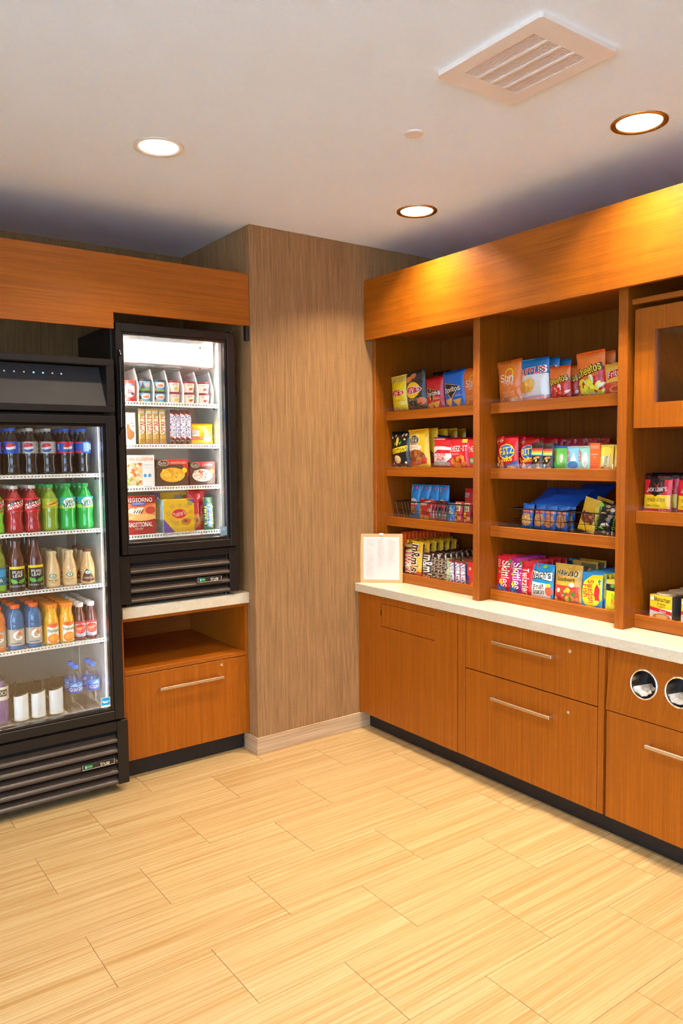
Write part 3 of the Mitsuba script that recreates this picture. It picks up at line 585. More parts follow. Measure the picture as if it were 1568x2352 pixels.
bottle('ginger_ale', pet(.0365, .226, waist=.93), '7f9a1c', (.0155, .016, '1fa553'), (.112, .160, .0367, '9fb32a', [('p', [(.30, .05), (.96, .45), (.96, .92), (.34, .55)], 'f2b61c'), ('b', 'Schweppes', .63, .5, .26, '2a3a10', 24, .6)]))
bottle('lemon_lime', pet(.0375, .228, waist=.92), '14a83c', (.0165, .016, '16a04a'), (.108, .164, .0377, '2fb0a0', [('r', 0, 0, 1, .32, '9fd23a'), ('p', [(.30, .15), (.5, .1), (.86, .2), (.9, .6), (.7, .92), (.5, .95), (.34, .7)], 'eef6ea'), ('b', 'Sierra', .6, .68, .24, '2e6a4a', 12), ('b', 'MIST', .62, .40, .36, '1e5a3a', 12), ('r', .75, .85, 1, 1, '49b8e0')]))
tp_ = spline([(.0003, .003), (.030, 0), (.036, .006), (.037, .02), (.037, .15), (.034, .165), (.026, .19), (.0195, .215), (.018, .243), (.019, .246), (.018, .25)], 40)
bottle('tea', tp_, '4a1c08', (.0205, .012, '1d1a18'), (.012, .122, .0374, '2c2620', [('r', .14, 0, .86, 1, '1c1a16'), ('r', .14, .88, .86, 1, 'e6c81e'), ('r', .14, 0, .19, .88, 'b9a41c'), ('r', .81, 0, .86, .88, 'b9a41c'), ('b', 'PURE', .5, .74, .12, 'f0ece0'), ('b', 'LEAF', .5, .59, .12, 'f0ece0'), ('p', [(.2, .48), (.45, .40), (.5, .28), (.38, .24), (.25, .3)], '5aa332'), ('p', [(.8, .48), (.55, .40), (.5, .28), (.62, .24), (.75, .3)], '4a9228'), ('t', 'BREWED TEA', .5, .13, .07, 'e8e4d8')]))
fp = spline([(.0003, .003), (.028, 0), (.0335, .005), (.034, .02), (.0335, .075), (.032, .10), (.025, .128), (.0195, .148), (.0185, .165), (.0185, .176)], 36)
MERM = lambda y: [('e', .5, y, .16, .135, '2c6e58'), ('e', .5, y, .12, .10, 'e8f0e8'), ('p', [(.42, y - .06), (.5, y + .07), (.58, y - .06), (.5, y - .02)], '2c6e58')]
bottle('tea_blue', tp_, '6f7a1e', (.0205, .012, '1d1a18'), (.012, .122, .0374, '2c6a8a', [('r', .14, .6, .86, .92, '3f9ac8'), ('r', .14, 0, .86, .25, '7fae2a'), ('b', 'TEA', .5, .45, .16, 'f0ece0')]))
bottle('coffee', fp, 'dcb87e', (.0205, .014, 'd8bf8c'), (.012, .088, .0338, 'e2c288', MERM(.62) + [('t', 'Frappuccino', .5, .34, .11, '7a5a2e', 0, .5), ('t', 'VANILLA', .5, .2, .08, '9a7a46')]))
bottle('mocha', fp, 'd0a466', (.0205, .014, '5a3424'), (.012, .088, .0338, 'dcb478', [('p', [(.2, .1), (.5, .02), (.85, .1), (.7, .5), (.45, .9), (.3, .6)], '5a2e18')] + MERM(.66) + [('t', 'mocha', .52, .3, .14, 'f4e6cc')]))
gp = spline([(.0003, .003), (.034, 0), (.039, .008), (.039, .03), (.039, .10), (.040, .118), (.0385, .124), (.0405, .132), (.039, .15), (.030, .180), (.019, .196), (.018, .204), (.018, .212)], 44)
GL = lambda c: [('r', .12, 0, .92, 1, 'b7aa94'), ('p', [(.5, .35), (.62, .32), (.74, .4), (.74, .55), (.6, .55), (.6, .5), (.66, .48), (.6, .42), (.5, .46), (.48, .62), (.56, .78), (.7, .76), (.72, .86), (.55, .9), (.42, .8), (.38, .55)], 'f4f0e8'), ('p', [(.55, .78), (.66, .9), (.70, .74), (.60, .62)], 'e8752a'), ('r', .3, .1, .7, .16, c)]
bottle('sport_blue', gp, '175a8c', (.0215, .018, 'ef6a20'), (.022, .100, .0392, '9a8c74', GL('2f6fa0')))
bottle('sport_orange', gp, 'd8742a', (.0215, .018, 'ef6a20'), (.022, .100, .0392, 'a88c64', GL('d86a2a')))
jp = spline([(.0003, .003), (.030, 0), (.035, .006), (.0355, .02), (.035, .09), (.034, .12), (.028, .145), (.0275, .165), (.030, .18), (.0305, .19), (.029, .195)], 40)
bottle('orange_juice', jp, 'f5b414', (.032, .020, 'f28a12'), (.010, .105, .0352, 'f5b414', [('p', [(.28, 0), (.86, 0), (.86, .95), (.28, .85)], 'f6f1e6'), ('e', .58, .92, .24, .13, 'ea6a2a'), ('b', 'Tropicana', .57, .62, .14, '2f7a3a', 0, .52), ('e', .58, .22, .26, .24, 'f28c28'), ('e', .56, .25, .16, .15, 'f7a83c')]))
ap = spline([(.0003, .003), (.022, 0), (.0262, .005), (.0268, .015), (.0262, .10), (.024, .12), (.017, .15), (.0145, .165), (.014, .185)], 36)
bottle('apple_juice', ap, '5a1f10', (.0175, .022, 'efece4'), (.018, .095, .0266, 'd9d4da', [('r', 0, .86, 1, 1, 'd03a44'), ('r', 0, 0, 1, .16, 'b9b4d0'), ('e', .5, .52, .34, .32, 'd8392e'), ('e', .36, .45, .18, .2, 'e86a52'), ('t', 'Tropicana', .52, .56, .16, 'f4f0d0', 12, .6)]))
wp = spline([(.0003, .004), (.026, 0), (.032, .008), (.0325, .02), (.0315, .03), (.0325, .04), (.0315, .052), (.0325, .064), (.0315, .076), (.0325, .088), (.0325, .15), (.030, .165), (.022, .190), (.0135, .206), (.0125, .212), (.0155, .214), (.0125, .217), (.0125, .232)], 60)
bottle('water', wp, 'dfeaf2', (.0155, .018, '2272e0'), (.096, .150, .0328, '2f78c8', [('r', 0, .0, 1, .62, '1f46a4'), ('b', 'AQUAFINA', .5, .35, .34, 'cfe0f8', 0, .8), ('p', [(.2, .62), (.5, .95), (.62, .7), (.8, .9), (.95, .62)], '8fc4ec')]), mat='mat_acrylic')
bottle('purple', pet(.034, .225, waist=.97), '6b4a78', (.018, .016, '26201e'), (.12, .185, .0345, 'd8d2c2', [('r', .3, .3, .8, .8, '35302c'), ('t', 'XXX', .55, .55, .3, 'e8e4da')]), mat='mat_liquid')
NW = ['one', 'two', 'three', 'four', 'five', 'six']
def lane(kind, x, z, rows, y0, dy, desc, where, group, rot=0, jit=.0015):
    for k in range(rows):
        lab_ = f'{desc}, {where}' if k == 0 else f'{desc}, {ORD[k]} back, {where}'
        t = thing('bottle', lab_, 'bottle', group if rows > 1 else None)
        a = rot + float(rng.uniform(-14, 14)) * (k > 0)
        place(t, BOT[kind], TR(x + float(rng.uniform(-jit, jit)) * (k > 0), y0 + k * dy, z, a - 14))
W1, W2, W3, W4 = ('top cooler shelf', 'second cooler shelf', 'third cooler shelf', 'fourth cooler shelf')
for kind, x, desc, where in [('cola_blue', .817, 'blue-label cola bottle cut by the left edge', W1), ('cola_blue', .902, 'blue-label cola bottle beside the silver ones', W1), ('cola_silver', .983, 'left silver-label cola bottle', W1), ('cola_silver', 1.067, 'right silver-label cola bottle', W1), ('cola_cherry', 1.152, 'red and blue cola bottle showing its round logo', W1), ('cola_cherry_side', 1.238, 'red and blue cola bottle at the right jamb', W1)]:
    lane(kind, x, 1.6155, 4, 3.915, .084, desc, where, 'cola bottles on the top cooler shelf', {'cola_blue': 6, 'cola_silver': 4}.get(kind, 0))
for kind, x, desc in [('soda_lime', .815, 'green soda bottle cut by the left edge'), ('soda_red', .902, 'left red soda bottle with white cap'), ('soda_red', .982, 'right red soda bottle with white cap'), ('ginger_ale', 1.067, 'yellow-green ginger ale bottle with green cap'), ('lemon_lime', 1.151, 'left bright green soda bottle with green cap'), ('lemon_lime', 1.239, 'right bright green soda bottle at the jamb')]:
    lane(kind, x, 1.3385, 4, 3.915, .084, desc, W2, 'soda bottles on the second cooler shelf', 2)
for kind, x, n, desc in [('tea_blue', .815, 2, 'blue-label drink bottle cut by the left edge'), ('tea', .900, 3, 'left dark tea bottle with black label'), ('tea', .986, 3, 'right dark tea bottle with black label'), ('coffee', 1.068, 3, 'left small cream coffee bottle'), ('coffee', 1.150, 3, 'right small cream coffee bottle'), ('mocha', 1.240, 3, 'brown-capped mocha coffee bottle')]:
    lane(kind, x, 1.0585, n, 3.915, .088, desc, W3, 'tea and coffee bottles on the third cooler shelf', 8 if kind == 'tea' else 0)
for kind, x, n, dy, desc in [('sport_orange', .800, 3, .084, 'orange sports drink cut by the left edge'), ('sport_blue', .884, 4, .084, 'left blue sports drink with orange cap'), ('sport_blue', .968, 4, .084, 'right blue sports drink with orange cap'), ('orange_juice', 1.051, 5, .076, 'left orange juice bottle'), ('orange_juice', 1.126, 5, .076, 'right orange juice bottle'), ('apple_juice', 1.193, 6, .060, 'left small dark apple juice bottle'), ('apple_juice', 1.249, 6, .060, 'right small dark apple juice bottle')]:
    lane(kind, x, .7775, n, 3.915, dy, desc, W4, 'juices and sports drinks on the fourth cooler shelf', 4)
zf = .4052
lane('water', 1.163, zf + .008, 1, 3.925, .08, 'clear water bottle in front, left of the pair', 'cooler floor', 'x')
lane('water', 1.251, zf + .008, 1, 3.925, .08, 'clear water bottle in front, beside the right jamb', 'cooler floor', 'x', 35)
lane('water', 1.165, zf + .008, 1, 4.005, .08, 'clear water bottle behind the left front one', 'cooler floor', 'x')
lane('water', 1.251, zf + .008, 1, 4.005, .08, 'clear water bottle behind the right front one', 'cooler floor', 'x', -20)
lane('purple', .812, zf + .010, 1, 3.945, .08, 'purple drink bottle with pale label at the left edge', 'cooler floor', 'x')
# empty spring-pushed lanes on the cooler floor
for k, x in enumerate((.812, .897, .978, 1.063, 1.163, 1.251)):
    t = thing('lane_pusher', ['clear round lane stop below the purple bottle', 'white curved pusher paddle, left of the three on the cooler floor', 'white curved pusher paddle, middle of the three on the cooler floor', 'white curved pusher paddle beside the water bottles', 'clear round lane stop under the left water bottles', 'clear round lane stop under the right water bottles'][k], 'lane pusher')
    ring = lathe([(.0385, 0), (.0395, 0), (.0395, .030), (.0385, .030), (.0385, 0)], 36); half = TM(ring.vertices, [f for f in ring.faces if ring.vertices[f][:, 1].mean() < .012])
    part(t, 'clear_stop', moved(half, trimesh.transformations.translation_matrix([x, 3.925, zf])), 'mat_acrylic')
    part(t, 'lane_base', bx(x - .037, 3.93, zf, x + .037, 4.36, zf + .006, .001), 'mat_rack_brown')
    tri = Polygon([(0, 0), (.15, 0), (.0, .13)]); tri = tri.difference(Polygon([(.025, .02), (.09, .02), (.025, .085)]))
    br = extr(tri, .004); br = TM(np.c_[br.vertices[:, 2] + x - .040, 4.36 - br.vertices[:, 0] * -1 - .15, br.vertices[:, 1] + zf], br.faces)
    part(t, 'side_bracket', br, 'mat_rack_brown')
    part(t, 'rear_rail', bx(x - .041, 4.345, zf + .02, x + .041, 4.36, zf + .075), 'mat_rack_brown')
    if 0 < k < 4:
        P = Print(); n = 16; a = np.linspace(-1.25, 1.25, n + 1); hgt = .128
        o = np.c_[.036 * np.sin(a), -.036 * np.cos(a)]; i_ = np.c_[.033 * np.sin(a), -.033 * np.cos(a)]
        top = hgt - .010 * (np.sin(a) * -1 + 1) / 2
        v = np.vstack([np.c_[o, np.zeros(n + 1)], np.c_[o, top], np.c_[i_, top], np.c_[i_, np.zeros(n + 1)]]); m1 = n + 1; f = []
        for q in range(n):
            for r_ in range(4):
                s0, s1 = r_ * m1, ((r_ + 1) % 4) * m1; f += [[s0 + q, s0 + q + 1, s1 + q + 1], [s0 + q, s1 + q + 1, s1 + q]]
        kk = part(t, 'paddle', moved(TM(v, f), trimesh.transformations.translation_matrix([x, 3.930, zf + .018])), 'mat_white_enamel', 40); L(kk, 'white curved paddle')

# ------------------------------------------------------------------ freezer goods
def cup_ply(r0, r1, h, base, lid, layers):
    P = lathe([(.0003, .0005), (r0 - .001, .0005), (r0, 0), (r1, h - .010), (r1, h - .009), (.0003, h - .009)], 30)
    lidm = lathe([(r1 + .0005, h - .012), (r1 + .0015, h - .011), (r1 + .0015, h - .002), (r1 - .001, h), (.0003, h - .001)], 30)
    return {'body': col_ply(P, base, 'mat_label', False), 'wrap': band_ply(r0, r1, 0, h - .010, base, layers), 'lid': col_ply(lidm, lid, 'mat_cap', False)}
y1 = 3.955; z1 = 1.9835
CUPA = cup_ply(.029, .035, .061, '8fcbe8', '2a2426', [('r', 0, 0, 1, .2, '7fb83a'), ('p', [(.3, .2), (.36, .55), (.42, .85), (.5, .5), (.52, .2)], '4a2a2e'), ('e', .41, .8, .05, .1, 'c8323a'), ('e', .68, .6, .16, .22, 'f2d8c8')])
CUPB = cup_ply(.029, .035, .061, '7cc0e4', '2a2426', [('r', 0, 0, 1, .15, '8fb84a'), ('e', .58, .62, .26, .28, 'f4f0e8'), ('e', .58, .58, .18, .14, 'e89a7a'), ('e', .24, .45, .1, .3, '5a4030'), ('e', .30, .2, .12, .16, 'd8b47a'), ('e', .78, .3, .05, .08, '3a4a6a')])
CREAM = lambda c: cup_ply(.030, .036, .061, 'f0e2c8', '7a2430', [('t', 'Haagen-Dazs', .55, .78, .15, '8a6a5a', 0, .34), ('e', .62, .35, .1, .13, c), ('e', .68, .42, .06, .09, c), ('r', .1, .1, .14, .9, 'e8d0a0')])
for x, top, bot, d in [(1.582, CUPA, CUPB, 'light blue ice cream cup with dark lid'), (1.663, CUPB, CUPB, 'light blue ice cream cup with dark lid'), (1.747, CREAM('d8c840'), None, 'cream ice cream cup with yellow fruit'), (1.834, CREAM('e0623a'), None, 'cream ice cream cup with orange fruit'), (1.922, CREAM('b0402e'), None, 'cream ice cream cup with red fruit')]:
    pos = {1.582: 'left blue column', 1.663: 'right blue column'}.get(x)
    for z, q, s in ((z1, bot or top, 'bottom'), (z1 + .0615, top, 'top')):
        t = thing('ice_cream_cup', f'{d}, {s} of the {pos}' if pos else f'{d}, {s} of its stack', 'ice cream cup', 'ice cream cups on the top freezer shelf')
        place(t, q, TR(x, y1, z, float(rng.uniform(-6, 6)) - 20))
t = thing('ice_cream_tub', 'tall red and white ice cream tub left of the blue cups', 'ice cream tub')
place(t, cup_ply(.030, .036, .112, 'e8584a', 'e04038', [('e', .55, .58, .32, .34, 'f6efe8'), ('r', .35, .82, .8, .88, '7a8ac0'), ('b', 'D', .55, .52, .18, 'c8242c'), ('e', .7, .42, .1, .07, '4a4a7a'), ('e', .3, .15, .1, .1, 'f4e8e0'), ('e', .7, .12, .14, .08, 'c8242c')]), TR(1.498, y1, z1, -20))
for k, x in enumerate((1.536, 1.622, 1.704, 1.790, 1.876, 1.966)):
    t = thing('shelf_divider', f'white slotted upright divider, {ORD[k]} from the left on the top freezer shelf', 'divider', 'white dividers on the top freezer shelf')
    pg = Polygon([(3.925, 1.9835), (4.27, 1.9835), (4.27, 2.150), (3.972, 2.162), (3.918, 2.064), (3.925, 2.055)])
    pg = pg.difference(Polygon([(3.968, 2.12), (3.974, 2.138), (3.976, 2.085), (3.970, 2.080)]))
    m = extr(pg, .0025); v = m.vertices; m = TM(np.c_[v[:, 2] + x, v[:, 0], v[:, 1]], m.faces)
    put(t, cat(m, path([[x + .001, 3.925, 1.986], [x + .001, 3.918, 2.064], [x + .001, 3.972, 2.162]], .0045, 8)), 'mat_white_enamel')
y2, z2 = 3.935, 1.7615
def single(name, label, cate, plys, X, group=None):
    t = thing(name, label, cate, group); place(t, {'': plys} if 'filename' in plys else plys, X); return t
single('ice_cream_bar_box', 'white box with a bitten chocolate ice cream bar, left end of second freezer shelf', 'box', box_ply(.058, .168, .09, 'f2ede4', [('p', [(.16, .55), (.22, .64), (.34, .66), (.44, .52), (.62, .44), (.84, .40), (.86, .3), (.8, .22), (.5, .14), (.2, .2)], 'b06a3e'), ('p', [(.34, .66), (.5, .63), (.68, .55), (.84, .40), (.62, .44), (.44, .52)], 'f6edd8'), ('e', .66, .66, .05, .02, '7a5a3a'), ('e', .76, .58, .05, .02, '7a5a3a'), ('r', .62, .72, .65, .95, '9ab0b8')], 'e6dccb', 'f4f0ea'), TR(1.494, y2, z2))
def bar_ply(w, h, base, layers, seed, d=.018, ends=None): return bag_ply(w, h, d, seed, base, layers + ([('r', 0, 0, 1, .05, ends), ('r', 0, .95, 1, .99, ends)] if ends else []), None, .02, .004, 8, 14)[0]
TWX = lambda s, c='c9a04a': bar_ply(.036, .189, c, [('r', .1, .86, .9, .97, 'f0e2c0'), ('r', .02, .3, .2, .9, 'e8cf8a'), ('p', [(.3, .28), (.95, .36), (.95, .82), (.3, .74)], 'f3e6cc'), ('b', 'TWIX', .62, .55, .155, 'c8202c', -90, .46), ('r', .05, .06, .95, .16, 'b88a38')], s, .02, 'c89a3c')
for k, (x, h) in enumerate(((1.558, 0), (1.597, 0), (1.636, .005), (1.676, .006))):
    single('candy_bar', f'gold wrapped candy bar with red lettering, {ORD[k]} from the left in the freezer', 'candy bar', TWX(k + 1), TR(x, y2 + .004, z2 + .001, 0, -3, 1 if k < 2 else 0), 'gold candy bars in the freezer')
SNK = lambda s: bar_ply(.036, .190, '4a2a20', [('p', [(.0, .22), (1, .14), (1, .84), (0, .92)], 'c4302e'), ('p', [(.08, .235), (1, .165), (1, .815), (.08, .89)], 'f0ebe4'), ('b', 'SNICKERS', .56, .53, .19, '27388e', -90, .6), ('s', .1, .02, .9, .13, 8, .12, .02, 3, ['b89a78', '6a4430'])], s, .02)
for k, x in enumerate((1.729, 1.759, 1.788, 1.821)):
    single('candy_bar', f'brown candy bar with blue lettering, {ORD[k]} from the left in the freezer', 'candy bar', SNK(k + 11), TR(x, y2 + .004 * (k % 2), z2, 0, -3, 2), 'brown candy bars in the freezer')
b, s_ = bag_ply(.146, .118, .05, 5, 'f0c81e', [('e', .70, .52, .22, .22, 'd8a04a'), ('s', .56, .4, .84, .66, 14, .03, .035, 4, ['e8b85e', 'c08a3a', '8a5a2a']), ('p', [(.5, .36), (.9, .36), (.86, .18), (.72, .12), (.56, .18)], 'f6f2ea'), ('r', .08, .40, .36, .68, 'f6f2ea'), ('t', 'TOLL', .22, .6, .08, '9a8a6a'), ('t', 'HOUSE', .22, .5, .08, '9a8a6a', 0, .24), ('r', .04, .24, .5, .37, 'e2542a'), ('t', 'COOKIE SANDWICH', .27, .305, .06, 'f6e2c8', 0, .4)], 'f2d23a')
single('frozen_cookie_bag', 'yellow bag with an ice cream cookie picture, right end of second freezer shelf', 'bag', {'body': b, 'top_seal': s_}, TR(1.912, y2 + .03, z2, 0, -2))
z3 = 1.5375
FOOD = lambda x0, y0, x1, y1, n, cols, sd=1, r=.05: [('s', x0, y0, x1, y1, n, r, r, sd, cols)]
single('frozen_meal_box', 'white frozen meal box with a pasta picture, left on third freezer shelf', 'box', box_ply(.178, .170, .04, 'f2efe8', [('r', .0, .06, .62, .76, 'e8c89a')] + FOOD(.06, .1, .56, .72, 70, ['f2dcae', 'e89a5a', 'd8642e', 'f4ead0', '6f9a3a', 'e8b86a'], 2, .05) + [('t', 'lean cuisine', .52, .88, .12, 'e8823e', 0, .9), ('e', .70, .36, .05, .055, '4a9ad8'), ('e', .84, .36, .05, .055, '4a9ad8'), ('r', .66, .68, .94, .70, 'b8c8c8'), ('r', .66, .60, .94, .61, 'c8d0d0'), ('r', .66, .0, .9, .02, '4a4a4a')], 'e8e4da'), TR(1.530, 3.93, z3))
STF = lambda a, b_: [('r', .2, .80, 1, 1, 'c8302a'), ('p', [(.8, .8), (1, .8), (1, .3)], 'b82e28'), ('e', .2, .86, .17, .11, 'e8d8a0'), ('e', .2, .86, .155, .095, '1c1614'), ('t', "Stouffer's", .2, .86, .12, 'f4ecd8', 0, .26), ('t', a, .68, .87, .075, 'f8ead8', 0, .5), ('e', .48, .42, .40, .27, b_[0])] + FOOD(.16, .25, .80, .60, 70, b_, 5, .045) + [('e', .86, .58, .09, .10, 'e8c81e')]
single('frozen_meal_box', 'red and brown frozen macaroni box, middle of third freezer shelf', 'box', box_ply(.180, .146, .045, '4a3024', STF('MACARONI & CHEESE', ['f0b02a', 'f8c84e', 'd8901e', 'f4bc3a']), '3a2418', 'c8382e'), TR(1.726, 3.935, z3))
single('frozen_meal_box', 'red and brown frozen lasagna box, right on third freezer shelf', 'box', box_ply(.152, .130, .045, '4a3024', STF('LASAGNA', ['f0e0d0', 'e8a884', 'c8642e', 'f4e8dc']), '3a2418', 'c8382e'), TR(1.902, 3.935, z3))
for k, x in enumerate((1.627, 1.818)):
    t = thing('acrylic_divider', ['clear upright divider between white and macaroni meal boxes', 'clear upright divider between the two brown meal boxes'][k], 'divider'); put(t, bx(x, 3.925, 1.5365, x + .003, 4.20, 1.64, .0005), 'mat_acrylic')
z4 = 1.2865
single('pizza_box', 'red frozen pizza box standing left on the bottom freezer shelf', 'box', box_ply(.172, .206, .05, '8e2220', [('r', 0, .38, 1, .8, 'c85a3a'), ('p', [(.0, .6), (1, .78), (1, .38), (0, .38)], 'd8824a'), ('e', .55, .44, .42, .09, 'e8b060'), ('e', .82, .62, .16, .1, 'b8392e'), ('e', .25, .62, .14, .07, 'f0dcc0'), ('p', [(.2, .53), (.4, .70), (.62, .70), (.45, .52)], 'f0e2d0')] + [('p', [(.26 + .08 * q, .55), (.29 + .08 * q, .55), (.36 + .08 * q, .63), (.33 + .08 * q, .63)], '3a1a16') for q in range(4)] + [('b', 'DIGIORNO', .46, .89, .10, 'f4ece0', 0, .84), ('r', .22, .76, .66, .83, '3a50b0'), ('t', 'FROZEN PIZZA', .44, .795, .035, 'f0f0f8', 0, .36), ('b', 'TRADITIONAL', .44, .26, .11, 'f4ece0', 0, .86), ('t', 'CRUST', .44, .15, .05, 'f0d8cc')], '7a1c1c', 'b8342c'), TR(1.536, 3.935, z4))
TOT = [('p', [(0, 0), (.36, 0), (.0, .42)], '5a3a90'), ('p', [(.72, 1), (1, 1), (1, .86)], '5a3a90'), ('e', .51, .56, .235, .145, 'c8282c'), ('e', .51, .56, .20, .115, 'b8202a'), ('t', "Totino's", .51, .56, .12, 'f6efe0', 12, .4)] + [('e', a, b_, .08, .055, 'c89a3a') for a, b_ in ((.3, .8), (.52, .82), (.74, .8), (.16, .6), (.86, .62), (.3, .38), (.42, .28), (.85, .42))] + [('e', .72, .32, .15, .1, 'b06a24'), ('e', .70, .33, .07, .05, '7a3a1a'), ('e', .85, .88, .08, .07, '8a9a3a')]
single('pizza_roll_box', 'yellow frozen snack box in a clear tray, front of the bottom freezer shelf', 'box', box_ply(.180, .176, .11, 'd8ac1c', TOT, '8fc8c8', 'e0b82a', [('r', .2, .1, .5, .9, 'e8c84a'), ('r', .6, .2, .75, .85, 'f0ece0')]), TR(1.741, 3.905, 1.2895))
single('pizza_roll_box', 'yellow and teal frozen snack box lying behind the front one', 'box', box_ply(.190, .215, .07, 'd8ac1c', [('r', 0, .74, .16, 1, '5a3a9e'), ('p', [(.04, .86), (.1, .9), (.14, .84), (.1, .8)], 'e8e0f4'), ('r', .18, .74, .56, .8, '2f8ea8'), ('r', .6, .8, .74, .92, '9a7a8a'), ('r', .75, .8, .85, .93, '3f9aa8'), ('e', .93, .87, .08, .05, 'c8282c')], '5a3a9e', 'e0b82a'), TR(1.752, 4.03, z4))
t = thing('acrylic_tray', 'clear plastic tray holding the yellow frozen snack box', 'tray')
put(t, cat(bx(1.643, 3.900, 1.275, 1.839, 3.9025, 1.318, .0005), bx(1.643, 3.9025, 1.2895, 1.6455, 4.01, 1.36, .0005), bx(1.8365, 3.9025, 1.2895, 1.839, 4.01, 1.36, .0005)), 'mat_acrylic')
b, s_ = bag_ply(.108, .228, .05, 9, 'c8242a', [('s', .05, .7, .95, .95, 9, .05, .03, 8, ['d8484a', 'e87a6e']), ('e', .42, .22, .32, .17, 'd07a36'), ('e', .42, .24, .22, .11, 'e09a50'), ('e', .42, .22, .1, .05, 'a8541e'), ('b', 'PRETZEL', .82, .42, .13, 'f4e4dc', 90, .42)], 'b81e26')
single('pretzel_bag', 'tall red frozen pretzel bag, behind right of the yellow box', 'bag', {'body': b, 'top_seal': s_}, TR(1.880, 3.99, z4 + .002, 0, -2, 2))
single('burrito_pack', 'green and blue wrapped burrito at the right end of the bottom freezer shelf', 'wrapped snack', bar_ply(.058, .182, '2c5a34', [('s', .05, .02, .95, .97, 26, .10, .03, 12, ['4a7a3a', '7a4a2a', '3a2a20', '8a9a4a']), ('r', .2, .1, .84, .82, '2458b8'), ('r', .26, .12, .78, .8, 'e8e4d0'), ('r', .30, .13, .74, .79, '2a60c4'), ('b', 'BURRITO', .53, .46, .30, 'f4d84a', 90, .58)], 21, .035), TR(1.936, 3.945, z4, 0, -2))

# ------------------------------------------------------------------ snacks on the right-hand shelves (faces towards -x)
ZS = [1.9475, 1.6055, 1.297, .9555]
def RX(x, y, z, yaw=0, lean=0, roll=0): return TR(x, y, z, -90 + yaw, lean, roll)
_seed = [30]
BAYS = [(2.914, 3.7345), (2.0455, 2.865), (1.177, 1.9965)]
_stand = {}
def settle(ply_list, shelf, x, y, z, yaw, lean, roll, free=False, front=False):
    """Where a package comes to rest: on the shelf panel, inside its bay, behind the lip, and not inside a package placed before. None if there is no room."""
    V = np.vstack([meshkit.WRITTEN[p['filename']][0] for p in ply_list if p])
    M = np.array(RX(0, 0, 0, yaw, lean, roll).matrix); V = V @ M[:3, :3].T; lo, hi = V.min(0), V.max(0); foot = V[V[:, 2] < lo[2] + .042][:, 0].min()
    if free: return x, y, z
    z = z - lo[2] + .0004; x = max(x, 3.0795 - foot, 3.058 - lo[0])
    bay = next(b for b in BAYS if b[0] - .03 < y < b[1] + .03); y = min(max(y, bay[0] - lo[1]), bay[1] - hi[1])
    my = .012 + abs(math.sin(math.radians(roll))) * (hi[2] - lo[2]); mine = _stand.setdefault((shelf, bay), [])
    for _ in range(0 if front else 12):
        hit = 0
        for a, b, m in mine:
            if min(hi[2] + z, b[2]) - max(lo[2] + z, a[2]) > .01 and min(hi[1] + y, b[1]) - max(lo[1] + y, a[1]) > max(my, m) and min(hi[0] + x, b[0]) - max(lo[0] + x, a[0]) > .003:
                hit = max(hit, b[0] - .001 - (lo[0] + x))
        if not hit: break
        x += hit
    if hi[0] + x > 3.518: return None
    mine.append((lo + [x, y, z], hi + [x, y, z], my)); return x, y, z
def bag(label, cate, w, h, d, base, layers, yc, shelf, seal=None, x=None, yaw=0, lean=None, roll=0, rows=1, dx=.06, group=None, dz=0, behind=None, waist=.05, wr=.010, dy=0, hvar=.004):
    """A bag facing the room with rows - 1 more like it behind."""
    lean = (3 if shelf < 2 else -3) if lean is None else lean; x = (3.095 if shelf < 2 else 3.125) if x is None else x
    if shelf == 2: x += .035; yc += .035 * yc / 3.12
    _seed[0] += 1; dx = max(dx, d * 1.09); b, s = bag_ply(w, h, d, _seed[0] * .37, base, layers, seal, waist, wr)
    for k in range(rows):
        j = rng.uniform(-1, 1, 4) if k else np.zeros(4)
        yw, rl = yaw + 3 * float(j[2]), roll + 1.5 * float(j[3])
        q = settle([b, s], shelf, x + k * dx, yc + dy * k + float(j[0]) * .004, ZS[shelf] + dz + hvar * abs(float(j[1])), yw, lean, rl, dz > .1, k == 0)
        if q is None: break
        t = thing(cate.replace(' ', '_'), label if k == 0 else f'{behind or label}, {ORD[k]} back', cate, group)
        place(t, {'body': b, 'top_seal': s} if s else {'': b}, RX(*q, yw, lean, rl))
SUN = [('e', .60, .70, .17, .12, 'f2b42a'), ('e', .60, .70, .12, .085, 'e0742a')] + [('p', [(.60 + .21 * math.cos(a), .70 + .145 * math.sin(a)), (.60 + .32 * math.cos(a) - .012 * math.sin(a), .70 + .22 * math.sin(a)), (.60 + .32 * math.cos(a) + .02 * math.sin(a), .70 + .22 * math.sin(a) - .01)], 'f2b42a') for a in np.linspace(.1, 3.0, 8)] + [('b', 'Sun', .52, .60, .17, 'f8ece0', 0, .56), ('b', 'CHIPS', .58, .47, .07, 'f8ece0', 0, .4), ('t', 'HARVEST', .54, .27, .055, 'f4d8b0', 0, .52), ('t', 'CHEDDAR', .54, .20, .055, 'f4d8b0', 0, .52), ('s', .2, .03, .85, .14, 8, .1, .05, 2, ['e89a30', 'c8641e'])]
LAYS = [('e', .5, .52, .34, .20, 'f4c01e'), ('e', .5, .52, .40, .095, 'f2f0ea'), ('e', .5, .52, .37, .08, 'c8202c'), ('b', "Lay's", .5, .52, .135, 'f6f2ea', 6, .62)]
DOR = [('p', [(.16, .70), (.86, .56), (.46, .22)], 'e8a03a'), ('p', [(.20, .68), (.82, .56), (.46, .25)], '15131a'), ('o', 'Doritos', .52, .50, .125, '17131a', 4, .92), ('b', 'Doritos', .52, .50, .125, 'f6f2ea', 4, .88)]
